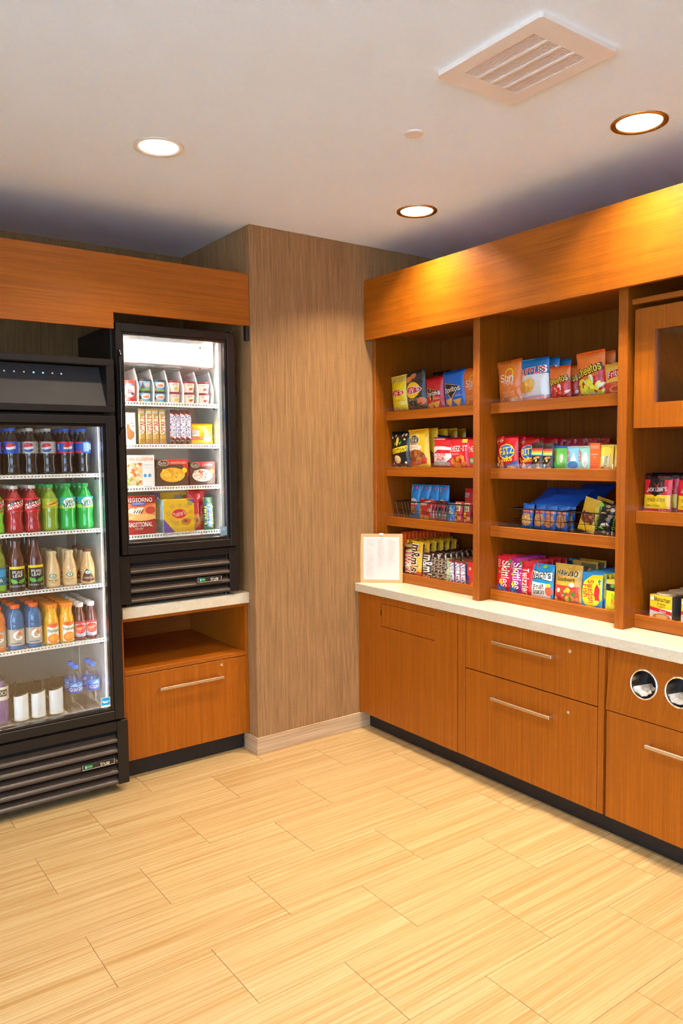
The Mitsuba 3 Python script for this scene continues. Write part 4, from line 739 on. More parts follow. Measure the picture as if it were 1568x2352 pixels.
CHIPC = lambda cx, cy, r: [('p', [(cx - r, cy + r * .55), (cx + r, cy + r * .7), (cx + r * .1, cy - r * .8)], 'e0963a'), ('p', [(cx - r * .7, cy + r * .4), (cx + r * .7, cy + r * .5), (cx, cy - r * .5)], 'e8a850')]
# top shelf, left bay
A = 0
bag('yellow potato chip bag at the left end of the top shelf', 'chip bag', .150, .226, .07, 'eccb1a', [('r', 0, .82, 1, 1, 'd8b84a'), ('e', .3, .86, .16, .05, 'c89a3a'), ('e', .7, .84, .18, .05, 'd0a848')] + LAYS[2:] + [('t', 'Classic', .5, .33, .05, 'b8901a'), ('e', .35, .09, .2, .07, 'e0b050'), ('e', .75, .24, .16, .06, 'f4e07a')], 3.656, A, 'd8b84a', roll=-4)
bag('black barbecue potato chip bag with orange chips printed on it', 'chip bag', .178, .242, .075, '37332f', [('s', .05, .7, .95, .95, 8, .16, .03, 5, ['4a4640', '2a2725'])] + [('e', .26, .80, .19, .075, 'e08a4a'), ('e', .50, .87, .16, .07, 'd87a3a')] + LAYS + [('t', 'BARBECUE', .5, .29, .045, 'e8e0d0', 0, .5), ('e', .84, .22, .16, .10, 'd8743a'), ('e', .24, .16, .12, .05, '7a2a1e'), ('s', .3, .03, .8, .2, 8, .07, .03, 6, ['5a6a4a', '2a2a24', '8a3a24'])], 3.500, A, '37332f', roll=-4)
bag('black chip bag with red flecks, behind the red tortilla chip bags', 'chip bag', .15, .238, .06, '1c1614', [('s', .1, .75, .9, .95, 7, .12, .025, 4, ['a83a24', '4a2a20'])], 3.40, A, '1c1614', x=3.23, roll=-2)
bag('red tortilla chip bag on the top shelf of the left bay', 'chip bag', .148, .192, .065, 'c01e24', DOR + [('e', .74, .34, .16, .05, 'd8483a'), ('t', 'NACHO', .74, .34, .045, 'f4e0c8', 0, .3)] + CHIPC(.35, .10, .2) + CHIPC(.68, .12, .2), 3.338, A, 'a8181e', roll=-3, rows=2, dx=.065)
bag('bright blue tortilla chip bag on the top shelf of the left bay', 'chip bag', .180, .212, .07, '1560b0', DOR + [('t', 'COOL', .78, .36, .04, 'e88ac0', 0, .3), ('t', 'RANCH', .78, .315, .04, 'e8d8f0', 0, .3)] + CHIPC(.34, .14, .2) + CHIPC(.70, .12, .17), 3.174, A, '0f4c94', roll=-4)
bag('orange multigrain chip bag beside the narrow upright in the left bay', 'chip bag', .166, .216, .07, 'd8702a', SUN, 3.022, A, 'c8601e', roll=-4)
# top shelf, middle bay
bag('orange multigrain chip bag at the left end of the middle bay', 'chip bag', .174, .226, .075, 'de742a', SUN, 2.772, A, 'd06a22', roll=-3, waist=.09)
RUF = [('r', 0, .62, 1, 1, '1c6fa8'), ('p', [(0, .62), (0, .16), (1, .16), (1, .62)] , 'eceae4')] + [('e', .05 + .1 * k, .62, .06, .02, 'eceae4') for k in range(10)] + [('o', 'RUFFLES', .5, .72, .145, 'f4f0ea', 3, .94), ('b', 'RUFFLES', .5, .72, .135, 'c8242c', 3, .86), ('e', .32, .38, .26, .14, 'e8a83a'), ('e', .44, .46, .18, .10, 'f0bc58'), ('e', .26, .32, .2, .08, 'dc9830'), ('r', 0, .0, 1, .15, 'd8563a'), ('t', 'CHEDDAR', .5, .09, .05, 'f6e4d0', 0, .6)]
bag('blue and white ridged chip bag on the top shelf', 'chip bag', .180, .222, .075, '1c6fa8', RUF, 2.606, A, '1a679c', rows=3, dx=.062, roll=-1)
CHE = lambda top, pc, lo: [('r', 0, 0, 1, .50, lo), ('p', [(0, .5), (1, .5), (1, .62), (0, .46)], lo)] + [('s', .08, .03, .92, .40, 26, .12, .05, 7, pc)] + [('o', 'Cheetos', .5, .60, .19, '1a1512', 14, .92), ('b', 'Cheetos', .5, .60, .175, 'f4c81e', 14, .84)]
bag('small orange cheese puff bag with red lower half', 'chip bag', .126, .168, .055, 'e2702a', CHE('', ['d8302a', 'e85a3a', 'c8241e', 'f0e0d0'], 'c8281e'), 2.452, A, 'e2702a', rows=2, dx=.05, dy=-.012, roll=-1)
bag('tall orange cheese puff bag with yellow-green puffs', 'chip bag', .160, .216, .07, 'e8742c', CHE('', ['e8d81e', 'f0e84a', 'd0c81a', 'e0e0b0'], 'c02420') + [('t', "FLAMIN' HOT", .5, .45, .06, 'f4c81e', 14, .7)], 2.268, A, 'ea7c30', roll=-3, rows=2, dx=.06, dy=-.008)
bag('yellow corn chip bag with red lower half at the right end of the middle bay', 'chip bag', .135, .150, .055, 'f0c04a', [('r', 0, 0, 1, .42, 'd8402e'), ('e', .5, .2, .3, .12, 'e8924a'), ('e', .5, .22, .2, .07, 'c84a2a'), ('p', [(.2, .52), (.9, .62), (.86, .82), (.18, .74)], 'c8242c'), ('b', 'Fritos', .54, .68, .17, 'f4f0ea', 8, .7), ('t', 'CHILI', .5, .36, .06, 'f4e0d0')], 2.125, A, 'f0c04a', roll=-4)
# second shelf, left bay
B_ = 1
bag('black popcorn bag with a yellow name band', 'chip bag', .164, .232, .07, '1b1715', [('p', [(.1, .40), (.95, .48), (.95, .64), (.08, .54)], 'e8c81e'), ('t', 'Smartfood', .52, .515, .13, '1b1715', 6, .82), ('e', .46, .74, .08, .12, 'e8c040'), ('p', [(.3, .62), (.26, .74), (.4, .68)], '4aa03a'), ('p', [(.62, .64), (.7, .76), (.54, .7)], '4aa03a'), ('e', .48, .27, .2, .11, 'e8c88a')] + [('s', .15, .05, .9, .2, 6, .06, .035, 5, ['e8d8b0', 'd8c08a']), ('s', .1, .78, .9, .93, 6, .05, .03, 9, ['e8d8b0', 'c8b48a']), ('t', 'WHITE CHEDDAR', .5, .06, .04, 'c8a840', 0, .7)], 3.652, B_, '1b1715')
bag('yellow pretzel bag with a black name badge', 'snack bag', .180, .238, .075, 'ecb81e', [('e', .40, .73, .27, .14, 'f0e4c8'), ('e', .40, .73, .25, .125, '2b2a2e'), ('b', 'ROLD', .40, .77, .085, 'd8c8a0', 0, .38), ('b', 'GOLD', .40, .68, .085, 'd8c8a0', 0, .38), ('e', .42, .54, .36, .09, 'f0d8c0'), ('t', 'TINY TWISTS', .42, .55, .035, 'c83a2a', 0, .3), ('e', .48, .30, .42, .2, '8a4a22')] + [('s', .15, .2, .8, .45, 16, .09, .04, 3, ['a8602e', '6a3416', 'b87840']), ('p', [(.06, .18), (.94, .28), (.9, .14), (.1, .08)], 'c8342a'), ('t', 'Original', .5, .17, .05, 'f0d8c0', 6, .5)], 3.478, B_, 'ecb81e', rows=5, dx=.065, roll=-2, group='yellow pretzel bags')
bag('dark navy snack bag edge between yellow pretzels and red caramel corn', 'snack bag', .12, .195, .05, '24265a', [('p', [(.1, .4), (.9, .7), (.9, .85), (.1, .6)], 'c89a3a'), ('t', 'CHEX', .5, .62, .10, 'f0ead8', 30, .6)], 3.372, B_, '24265a', x=3.19, roll=6)
bag('red and white caramel popcorn bag', 'snack bag', .160, .182, .06, 'c4202a', [('r', .0, .93, .6, 1, 'ece4da'), ('p', [(.0, .45), (.35, .62), (.95, .62), (.98, .70), (.6, .74), (.2, .72), (0, .66)], 'f0ebe2'), ('p', [(.02, .14), (.0, .5), (.96, .52), (.98, .40), (.6, .1), (.3, .06)], 'ece4da'), ('b', 'Cracker', .44, .47, .12, 'c4202a', 6, .8), ('b', 'JACK', .48, .34, .12, 'c4202a', 4, .5), ('r', .1, .13, .9, .24, 'a8a4a0'), ('t', 'Original', .5, .185, .07, 'f4f0ea', 0, .5), ('r', .1, 0, .9, .12, '8a1a1e')], 3.278, B_, 'c4202a', roll=3)
CZ = [('b', 'CHEEZ-IT', .5, .66, .16, 'f6f0e6', 3, .92), ('t', 'ORIGINAL', .4, .50, .05, 'f4e4d0', 5, .5), ('s', .12, .06, .88, .42, 16, .10, .075, 4, ['e8842a', 'f09a3a', 'd8701e']), ('r', .7, .84, .95, .95, 'e8c03a')]
bag('red cheese cracker bag with white lettering', 'snack bag', .145, .182, .055, 'cc2026', CZ, 3.138, B_, 'b81c22', rows=2, dx=.06, roll=1)
bag('second red cracker bag beside the narrow upright, cut off by it', 'snack bag', .14, .180, .055, 'cc2026', [('b', 'CHEEZ-IT', .5, .66, .16, 'f6f0e6', 3, .92), ('e', .3, .3, .2, .1, '3a9a4a'), ('e', .3, .3, .12, .06, 'e8e4d8')], 2.998, B_, 'b81c22')
# second shelf, middle bay
RZ = [('s', .02, .5, .5, .98, 14, .07, .05, 3, ['d84a44', 'b81a20', 'e07a3a']), ('e', .56, .56, .34, .22, 'e8c01e'), ('e', .56, .56, .31, .195, '2458a8'), ('b', 'RITZ', .56, .58, .19, 'f4d23a', 8, .6), ('b', 'bits', .60, .36, .15, 'f4d23a', 8, .5), ('p', [(.1, 0), (.98, 0), (.98, .3), (.5, .16)], '2a4a8a'), ('s', .02, .05, .4, .35, 8, .10, .07, 6, ['e89a3a', 'f0b45a']), ('e', .72, .08, .2, .07, 'd8a060'), ('t', 'MINI', .3, .88, .05, 'f0d8d0')]
bag('red cracker bites bag with blue oval at the left end', 'snack bag', .148, .182, .055, 'c01a24', RZ, 2.785, B_, 'c01a24', rows=3, dx=.06, group=None)
bag('red cracker bites bag with blue oval beside the black bars', 'snack bag', .136, .172, .055, 'c01a24', RZ, 2.674, B_, 'c01a24', x=3.145, rows=3, dx=.06)
def bar(label, cate, w, h, base, layers, yc, shelf, x=3.115, rows=1, dx=.03, group=None, behind=None, d=.022, lean=-3, roll=0, yaw=0, dz=0, dy=0, ends=None):
    if shelf == 2: x += .035; yc += .035 * yc / 3.12
    _seed[0] += 1; dx = max(dx, d * 1.09); p = bar_ply(w, h, base, layers, _seed[0] * .31, d, ends)
    for k in range(rows):
        j = rng.uniform(-1, 1, 3) if k else np.zeros(3)
        yw = yaw + 2 * float(j[2])
        q = settle([p], shelf, x + k * dx, yc + dy * k + .002 * float(j[0]), ZS[shelf] + dz + .003 * abs(float(j[1])), yw, lean, roll, False, k == 0)
        if q is None: break
        t = thing(cate.replace(' ', '_'), label if k == 0 else f'{behind or label}, {ORD[k]} back', cate, group)
        place(t, {'': p}, RX(*q, yw, lean, roll))
KND = [('r', .1, .72, .95, .80, 'd83a2e'), ('r', .1, .66, .95, .72, 'e8902a'), ('r', .1, .60, .95, .66, 'e8d03a'), ('r', .1, .55, .95, .60, '5ab0a0'), ('b', 'KIND', .08, .66, .09, 'f0ece0', 90, .2), ('s', .2, .02, .85, .5, 18, .12, .05, 3, ['b87a3e', '7a4a24', 'd8b080', '4a2e1c'])]
bar('dark nut bar with rainbow stripes, left of the pair', 'snack bar', .074, .142, '241c18', KND, 2.590, B_, x=3.098, rows=1, d=.03)
bar('dark nut bar with rainbow stripes, right of the pair', 'snack bar', .066, .138, '241c18', KND, 2.522, B_, x=3.098, rows=2, d=.03)
bag('red and white speckled pouch lying behind the nut bars', 'snack bag', .26, .165, .05, 'c8343a', [('s', .02, .6, .98, .97, 60, .03, .03, 4, ['f0e4e0', 'e89a94'])], 2.55, B_, None, x=3.34, lean=-6, rows=2, dx=.06, dy=-.03)
CLF = lambda m: [('b', 'CLIF', .16, .62, .16, 'd8342a', 90, .45)] + m
bar('green wrapped oat bar with red lettering', 'snack bar', .086, .126, '58a84a', CLF([('r', 0, .9, 1, 1, '2a58a8'), ('e', .62, .45, .3, .26, '7ab85a'), ('e', .66, .5, .1, .16, 'e8e4d8'), ('r', .1, 0, .9, .1, 'c8b48a')]), 2.460, B_, rows=3, ends='2a58a8')
bar('light blue wrapped oat bar with a white peak', 'snack bar', .074, .122, '7ab8d0', CLF([('e', .55, .25, .42, .14, '3a7ab0'), ('p', [(.4, .4), (.62, .78), (.85, .4)], 'f0f0ec'), ('r', 0, 0, 1, .1, 'd8c4a0')]), 2.384, B_, rows=3, ends='d8c4a0')
bar('pale teal wrapped oat bar beside the orange box', 'snack bar', .072, .122, '8ac4b8', CLF([('e', .62, .45, .22, .3, 'f0ece0'), ('e', .66, .3, .14, .12, 'c8d8d0'), ('r', 0, 0, 1, .1, 'd8c4a0')]), 2.318, B_, rows=3, ends='d8c4a0')
single('snack_box', 'narrow orange snack box between oat bars and yellow bars', 'box', box_ply(.056, .136, .11, 'e0662c', [('r', .1, .8, .9, .92, 'e88a5a'), ('t', 'protein', .5, .6, .06, 'f4d8c0', 0, .8), ('t', 'bar', .5, .5, .06, 'f4d8c0'), ('r', .1, .1, .9, .3, 'd8562a')], 'c8501e', 'b8683a'), RX(3.112, 2.256, ZS[B_]))
NV = [('e', .5, .74, .4, .2, 'f2d84a'), ('r', .2, .1, .8, .6, 'e8dcb0'), ('t', 'Granola', .5, .36, .14, '3a5a2a', 80, .44), ('e', .3, .12, .2, .08, 'a8682e'), ('e', .75, .1, .2, .06, 'c8904a')]
bar('yellow wrapped granola bar beside the orange box', 'snack bar', .072, .126, 'ecc22a', NV, 2.196, B_, rows=3, ends='e8d060')
bar('yellow wrapped granola bar at the right end, beside the wide upright', 'snack bar', .072, .124, 'dcbc4a', NV, 2.118, B_, rows=3, ends='e8d060')
# third shelf: wire baskets
def basket(label, y0, y1, h=.112, dep=.27, x0=3.105):
    t = thing('wire_basket', label, 'basket'); z0 = ZS[2] + .001; zt = z0 + h; o = .018
    c0 = [(x0, y0), (x0, y1), (x0 + dep, y1), (x0 + dep, y0)]; g = [(x0 - o, y0 - o), (x0 - o, y1 + o), (x0 + dep + o, y1 + o), (x0 + dep + o, y0 - o)]
    part(t, 'rim', path([[*p, zt] for p in g + g[:1]], .0032, 8), 'mat_black_gloss')
    w = [path([[*p, z0 + .003] for p in c0 + c0[:1]], .0018), path([[a[0] * .5 + b[0] * .5, a[1] * .5 + b[1] * .5, (z0 + zt) / 2] for a, b in zip(c0 + c0[:1], g + g[:1])], .0014)]
    n = int((y1 - y0) / .055)
    for k in range(n + 1):
        q = k / n; w.append(path([[g[0][0], g[0][1] * (1 - q) + g[1][1] * q, zt], [x0, y0 * (1 - q) + y1 * q, z0 + .003], [x0 + dep, y0 * (1 - q) + y1 * q, z0 + .003], [g[2][0], g[0][1] * (1 - q) + g[1][1] * q, zt]], .0014, 5))
    for k in range(5):
        q = k / 4
        for yy, gy in ((y0, g[0][1]), (y1, g[1][1])): w.append(path([[g[0][0] + (g[2][0] - g[0][0]) * q, gy, zt], [x0 + dep * q, yy, z0 + .003]], .0014, 5))
    part(t, 'wires', cat(*w), 'mat_black_gloss', kind='stuff'); return t
basket('black wire basket of cookies and crackers on the left bay third shelf', 2.945, 3.672)
basket('black wire basket of peanut bags, middle bay third shelf', 2.445, 2.742)
basket('black wire basket of pistachio bags, right end of middle bay third shelf', 2.072, 2.405)
C_ = 2
CKB = [('e', .5, .45, .34, .14, 'f0ece6'), ('r', .12, .80, .30, .95, 'cfe0f0'), ('t', 'COOKIES', .2, .76, .05, 'e8f0f8', 90, .2), ('e', .72, .90, .10, .05, 'd84a9a'), ('b', 'mini', .5, .47, .08, '24304a', 0, .5), ('r', .2, .32, .8, .40, 'd8342a'), ('e', .42, .24, .28, .11, 'c88a44'), ('e', .62, .20, .24, .09, 'a8682e'), ('e', .40, .26, .04, .02, '4a2a1a'), ('e', .55, .2, .04, .02, '4a2a1a'), ('e', .66, .23, .04, .02, '4a2a1a')]
for k, (y, w) in enumerate(((3.583, .084), (3.500, .080), (3.416, .084), (3.332, .080))):
    bag(f'tall blue mini cookie pouch in the wire basket, {ORD[k]} from the left', 'snack pouch', w, .208, .05, '1f84c4', CKB, y, C_, None, x=3.162, group='blue cookie pouches', waist=.01, lean=-2, dz=.0064, roll=(0, 1, -1, 0)[k])
bag('red peanut butter cookie pouch in front of the blue pouches', 'snack pouch', .118, .122, .04, 'b82028', [('p', [(.1, .62), (.9, .9), (.9, .98), (.1, .8)], 'e8d0c0'), ('b', 'Nutter', .5, .75, .12, 'f4e4d0', 8, .6), ('s', .1, .1, .9, .55, 10, .16, .11, 5, ['d89a4a', 'e8b468', 'c08034'])], 3.425, C_, None, x=3.098, dz=.0064)
for k, y in enumerate((3.349, 3.325, 3.296, 3.272, 3.248)):
    bar(f'thin dark red wafer stick pack in the basket, {ORD[k]} from the left', 'snack stick', .026, .118, ['a81e24', '3a1210', '2a1210', '7a1a1c', '2e1612'][k], [('r', .3, .1, .7, .5, ['e8d8c8', 'b89070', '8a5a3a', 'c8a080', '9a7a4a'][k]), ('e', .5, .75, .3, .08, ['d83a2e', 'c8242c', 'b82a2c', 'e04a3a', 'a02024'][k]), ('e', .5, .3, .24, .06, 'e8e0d4')], y, C_, x=3.098, d=.018, dz=.0064, group='wafer stick packs')
bag('light blue snack pouch in the basket beside the yellow and red crackers', 'snack pouch', .055, .112, .03, '2f7ab8', [('p', [(.2, .55), (.5, .98), (.85, .6)], '5aa0d8'), ('e', .5, .62, .26, .12, 'e8e8ea'), ('e', .5, .63, .1, .05, '1a2a4a'), ('r', .15, .42, .9, .50, 'e8d8a0'), ('s', .2, .1, .8, .35, 5, .1, .08, 3, ['5a8ab0', '8ab8d8'])], 3.206, C_, None, x=3.098, dz=.0064)
for k, y in enumerate((3.146, 3.076)):
    bag(f'red cheese cracker pouch with pale yellow name panel, {("left", "right")[k]} one in the basket', 'snack pouch', .066, .122, .04, 'c42024', [('r', .06, .55, .8, .95, 'e8dcae'), ('b', 'RITZ', .42, .80, .14, '3a3a2a', 6, .6), ('b', 'bits', .42, .66, .12, '3a3a2a', 6, .5), ('e', .35, .40, .26, .12, 'e8b83a'), ('e', .7, .22, .2, .1, 'e89a4a'), ('e', .35, .12, .2, .07, 'd8b080')], y, C_, None, x=3.100, dz=.0064)
bag('red cracker pouch sticking out above the rim of the left basket', 'snack pouch', .124, .19, .04, 'c8262c', [('r', .03, .72, .4, .86, 'e8c8c0'), ('t', 'Snack', .22, .79, .08, '3a4a8a', 0, .3), ('e', .3, .56, .18, .06, 'd87a3a'), ('e', .68, .54, .16, .06, 'c8642e')], 3.135, C_, None, x=3.185, dz=.0064, roll=2)
PN = lambda band, base: [('p', [(.02, .62), (.98, .66), (.98, .82), (.1, .78)], band), ('t', 'PLANTERS', .5, .72, .09, 'f4e4d8', 3, .8), ('e', .5, .36, .44, .26, 'c88a4a'), ('s', .12, .16, .88, .56, 22, .10, .09, 4, base)]
for k, (y, bnd, bs) in enumerate(((2.660, 'c8202c', ['e0ac5a', 'e8bc70', 'c89040']), (2.588, 'c8202c', ['d89a58', 'b87434']), (2.516, 'd8683a', ['b06a3a', 'c8844a', '9a5428']), (2.452, 'd8683a', ['b06a3a', 'c8844a']))):
    bag(f'blue peanut bag in the wire basket, {ORD[k]} from the left', 'nut bag', .074, .128, .04, '1f62b0', PN(bnd, bs), y, C_, None, x=3.108 + .012 * (k % 2), dz=.0064, roll=4, group='blue peanut bags in the basket', rows=2 if k > 1 else 1, dx=.05)
bag('large blue bag lying across the top of the peanut basket', 'nut bag', .30, .17, .04, '1450a8', [('s', .1, .5, .9, .9, 5, .1, .06, 2, ['1a5cb8', '104490'])], 2.545, C_, None, x=3.165, dz=.132, lean=-62, roll=0, wr=.02)
bag('darker blue bag lying behind the large blue bag on the peanut basket', 'nut bag', .20, .16, .04, '123f8a', [], 2.44, C_, None, x=3.28, dz=.150, lean=-58, wr=.02)
bag('mustard yellow nut bag leaning in the right wire basket', 'nut bag', .098, .165, .03, 'c89a24', [('r', .0, .0, 1, .30, 'e8b82a'), ('e', .5, .42, .40, .17, '6a3418'), ('s', .18, .3, .85, .55, 14, .10, .06, 5, ['7a3c1c', '5a2a14', '8a4a24', 'b8743e'])], 2.298, C_, None, x=3.105, roll=14, dz=.0064, rows=2, dx=.05, dy=-.03)
PST = [('b', 'Wonderful', .16, .45, .13, '8ac83a', 90, .8), ('e', .2, .88, .14, .06, '7ac83a'), ('p', [(.45, .2), (.95, .3), (.8, .4), (.5, .32)], 'ece4d0'), ('s', .4, .45, .95, .9, 9, .09, .10, 6, ['a8825a', '8a6a48', 'c8a880']), ('s', .35, .02, .95, .2, 8, .12, .04, 3, ['e8e0d0', '6ab02e', '3a3a2e'])]
bag('black pistachio bag with green lettering, left in the right wire basket', 'nut bag', .094, .148, .04, '14140f', PST, 2.215, C_, None, x=3.110, roll=14, dz=.0064)
bag('black pistachio bag with green lettering, right in the right wire basket', 'nut bag', .094, .160, .04, '14140f', PST, 2.135, C_, None, x=3.125, roll=12, dz=.0064, rows=2, dx=.05)
# bottom shelf, left bay
D_ = 3
REE = [('r', 0, .0, 1, .18, '5a2a14'), ('b', "REESE'S", .4, .55, .42, 'f0c81e', -90, .55), ('r', .72, .2, .95, .85, 'd84a1e')]
bar('orange peanut butter cup pack at the far left, behind the list board', 'candy bar', .050, .262, 'e8581e', REE, 3.640, D_, x=3.10, rows=13, dx=.030, d=.02, dy=-.001, group='orange candy packs in the bottom left row', ends='d84a1a', behind='orange candy pack edge in the long row')
bar('dark candy bar with red lettering beside the yellow candy pack', 'candy bar', .066, .194, '5a3a20', [('r', 0, .9, 1, 1, 'c8a45a'), ('p', [(.25, .08), (1, .12), (1, .86), (.25, .80)], 'd8b868'), ('o', 'TWIX', .62, .45, .30, 'f4ece0', -90, .72), ('b', 'TWIX', .62, .45, .30, 'c8202c', -90, .68), ('r', 0, 0, .3, .9, '3a2416')], 3.588, D_, x=3.095, rows=9, dx=.042, d=.024, dy=-.001, group='dark candy bars in the second row of the bottom shelf', behind='dark candy bar with pale end, in the row')
bar('bright yellow candy pack with dark brown letters', 'candy pack', .098, .214, 'f0b41a', [('r', 0, 0, 1, .16, 'c84a2a'), ('r', 0, 0, .5, .10, '5a2a18'), ('o', "m&m's", .46, .52, .36, 'f4e8d4', -90, .80), ('b', "m&m's", .46, .52, .34, '3a1c10', -90, .76)], 3.508, D_, x=3.095, rows=6, dx=.055, d=.04, group='yellow candy packs', roll=2)
bar('brown candy pack with white letters and a red base', 'candy pack', .084, .154, '3a1c12', [('p', [(0, 0), (.5, 0), (.2, .35)], 'c8202c'), ('b', "m&m's", .60, .46, .50, 'f0ece4', -90, .92)], 3.404, D_, x=3.095, rows=6, dx=.05, d=.035, group='brown candy packs', roll=-2)
HER = [('r', .22, .12, .8, .86, '33201a'), ('b', "HERSHEY'S", .5, .48, .46, 'c8b49a', -90, .76), ('p', [(.7, 1), (1, 1), (1, .78)], 'e8e4dc'), ('p', [(.0, 1), (.3, 1), (.1, .85)], 'd8d4cc')]
for k, y in enumerate((3.336, 3.276)): bar(f'dark brown chocolate bar with beige letters, {("left", "right")[k]} of the pair', 'candy bar', .060, .156, '2e1812', HER, y, D_, x=3.092, rows=5, dx=.045, d=.014)
bar('pale green and white chocolate bar between brown and blue-lettered bars', 'candy bar', .030, .142, 'b8c890', [('s', .1, .05, .9, .95, 8, .2, .06, 4, ['5a9a3a', 'e8e0c8', 'a8342a'])], 3.226, D_, x=3.092, d=.014)
SNB = [('p', [(0, .04), (1, .0), (1, .90), (0, .96)], 'c8343a'), ('p', [(.08, .06), (.92, .03), (.92, .86), (.08, .92)], 'ece6e4'), ('b', 'SNICKERS', .5, .46, .62, '2a3478', -84, .82), ('r', 0, .95, 1, 1, '8a4a2a')]
for k, y in enumerate((3.186, 3.138, 3.096)): bar(f'brown bar with blue slanted letters on the bottom shelf, {ORD[k]} from the left', 'candy bar', .042, .136, '4a2818', SNB, y, D_, x=3.090, rows=4, dx=.05, d=.022, roll=-6, group='brown bars with blue letters in the bottom left bay')
single('candy_box', 'bright red candy box beside the narrow upright, bottom shelf', 'box', box_ply(.056, .140, .10, 'd8302c', [('e', .4, .72, .16, .07, 'f0c8b0'), ('p', [(.2, 0), (1, 0), (1, .3)], 'e8803a')], 'b8241f', 'c82a26'), RX(3.092, 3.044, ZS[D_], 0, 0, 0))
# bottom shelf, middle bay
SKT = lambda st, c2: [('p', [(.0, .30), (.45, .06), (1, .12), (1, .28), (.4, .36)], c2), ('b', 'Skittles', .62, .52, .26, 'f6f0ea', -90, .72), ('t', 'ORIGINAL', .18, .80, .09, 'f4e4e0', -90, .24), ('s', .25, .25, .5, .7, 8, .08, .04, 5, ['f0c81e', 'e8902a', 'f0d84a']), ('e', .86, .88, .09, .06, '3f8a3a'), ('p', [(.12, 0), (.9, 0), (.6, .16), (.1, .22)], '2468a0'), ('t', st, .45, .06, .08, 'e8f0f4', 0, .4)]
bag('red rainbow candy pouch at the left end of the bottom shelf', 'candy pouch', .110, .194, .03, 'd81e2c', SKT('15 oz', 'c01420'), 2.815, D_, None, x=3.105, rows=4, dx=.034, behind='red rainbow candy pouch in the left row', group='red rainbow candy pouches', waist=.01)
bag('magenta rainbow candy pouch beside the red one', 'candy pouch', .086, .192, .03, 'a81c7c', SKT('15 oz', '7a1460'), 2.722, D_, None, x=3.098, rows=6, dx=.036, group='magenta rainbow candy pouches', waist=.01)
bag('red licorice twist pouch between magenta candy and fruit snacks', 'candy pouch', .082, .176, .03, 'd0202a', [('b', 'Twizzlers', .42, .36, .24, 'f4ece4', -90, .84), ('r', .0, .8, 1, .84, 'b8141e'), ('r', .78, .1, .9, .7, 'e03a40')], 2.640, D_, None, x=3.090, rows=6, dx=.05, group='red licorice pouches', waist=.01)
bag('blue and white fruit snack bag with black lettering', 'candy pouch', .152, .182, .045, '1c86b8', [('p', [(.03, .54), (.5, .58), (.97, .52), (.97, .80), (.5, .77), (.03, .83)], '22303a'), ('p', [(.04, .56), (.5, .60), (.96, .54), (.96, .79), (.5, .755), (.04, .81)], 'f4f0e8'), ('b', "Welch's", .5, .68, .17, '1e1a1e', 4, .82), ('p', [(.06, .0), (.92, .0), (.9, .46), (.06, .48)], 'f2ece4'), ('b', 'Fruit', .45, .36, .13, '3a3432', 8, .44), ('b', 'Snacks', .45, .22, .13, '3a3432', 4, .5), ('e', .86, .26, .13, .13, 'e85a3a'), ('e', .84, .42, .1, .05, 'c8d83a'), ('e', .06, .22, .08, .1, 'd83a34'), ('e', .08, .42, .07, .06, '4a3a5a'), ('e', .66, .93, .09, .05, '7ab83a'), ('s', .1, .9, .5, .97, 3, .08, .03, 2, ['d84a3a', 'e8903a'])], 2.552, D_, None, x=3.095, rows=2, dx=.06)
bag('gold gummy candy bag with black capital letters', 'candy pouch', .164, .196, .045, 'c89a34', [('o', 'HARIBO', .5, .78, .135, 'f4ead0', 0, .86), ('b', 'HARIBO', .5, .78, .13, '1c1614', 0, .80), ('b', 'Goldbears', .48, .62, .085, '4a3a1a', 3, .66), ('r', .0, .40, .96, .46, 'd83a2e'), ('r', .04, .08, .94, .40, 'b84a2a')] + [('s', .08, .1, .9, .36, 18, .07, .06, 7, ['c8242a', 'e0782a', '3a7a2e', 'e8c03a', 'f0e0c8', 'd8502a']), ('e', .72, .50, .10, .06, 'f0e4d0'), ('r', .0, .0, 1, .07, 'c83028'), ('s', .1, .85, .9, .96, 4, .2, .03, 3, ['d8b04a', 'b88a2a'])], 2.392, D_, None, x=3.095, rows=1)
bag('gold gummy candy bag standing behind the front gold one', 'candy pouch', .150, .205, .04, 'b8892e', [('r', .4, .75, .95, .95, '5a4a2a'), ('s', .45, .5, .95, .9, 8, .08, .05, 3, ['d8b86a', '3a3020', 'c89a3a'])], 2.375, D_, None, x=3.20, rows=2, dx=.06)
SWF = [('p', [(.06, .24), (.02, .5), (.12, .74), (.5, .93), (.98, .96), (.98, .3), (.8, .12), (.46, .04), (.2, .1)], 'f2dc1e'), ('b', 'Swedish', .50, .48, .19, 'c82430', -84, .62), ('b', 'Fish', .24, .48, .19, 'c82430', -84, .34), ('p', [(.72, .24), (.66, .42), (.68, .6), (.78, .70), (.90, .56), (.88, .36), (.92, .22), (.82, .26)], 'd82c34'), ('e', .86, .78, .05, .04, '1f8ac0'), ('e', .88, .71, .03, .025, '1f8ac0')]
bag('blue and yellow gummy candy bag with red lettering', 'candy pouch', .116, .172, .025, '1f8ac0', SWF, 2.248, D_, None, x=3.090, rows=9, dx=.034, group='blue and yellow gummy candy bags', waist=.01, hvar=.001)
SPK = [('r', 0, .66, 1, .86, '2a1c20'), ('s', .1, .7, .9, .82, 5, .09, .06, 3, ['5ab83a', 'e8702a', '4a90d0', 'd83a4a']), ('r', 0, .88, 1, .93, 'f4e48a'), ('b', 'SOUR', .64, .46, .17, '7ac02a', -8, .6), ('b', 'PATCH', .64, .28, .17, 'e8702a', -8, .6), ('p', [(.2, 0), (1, 0), (1, .08)], 'd83a4a')]
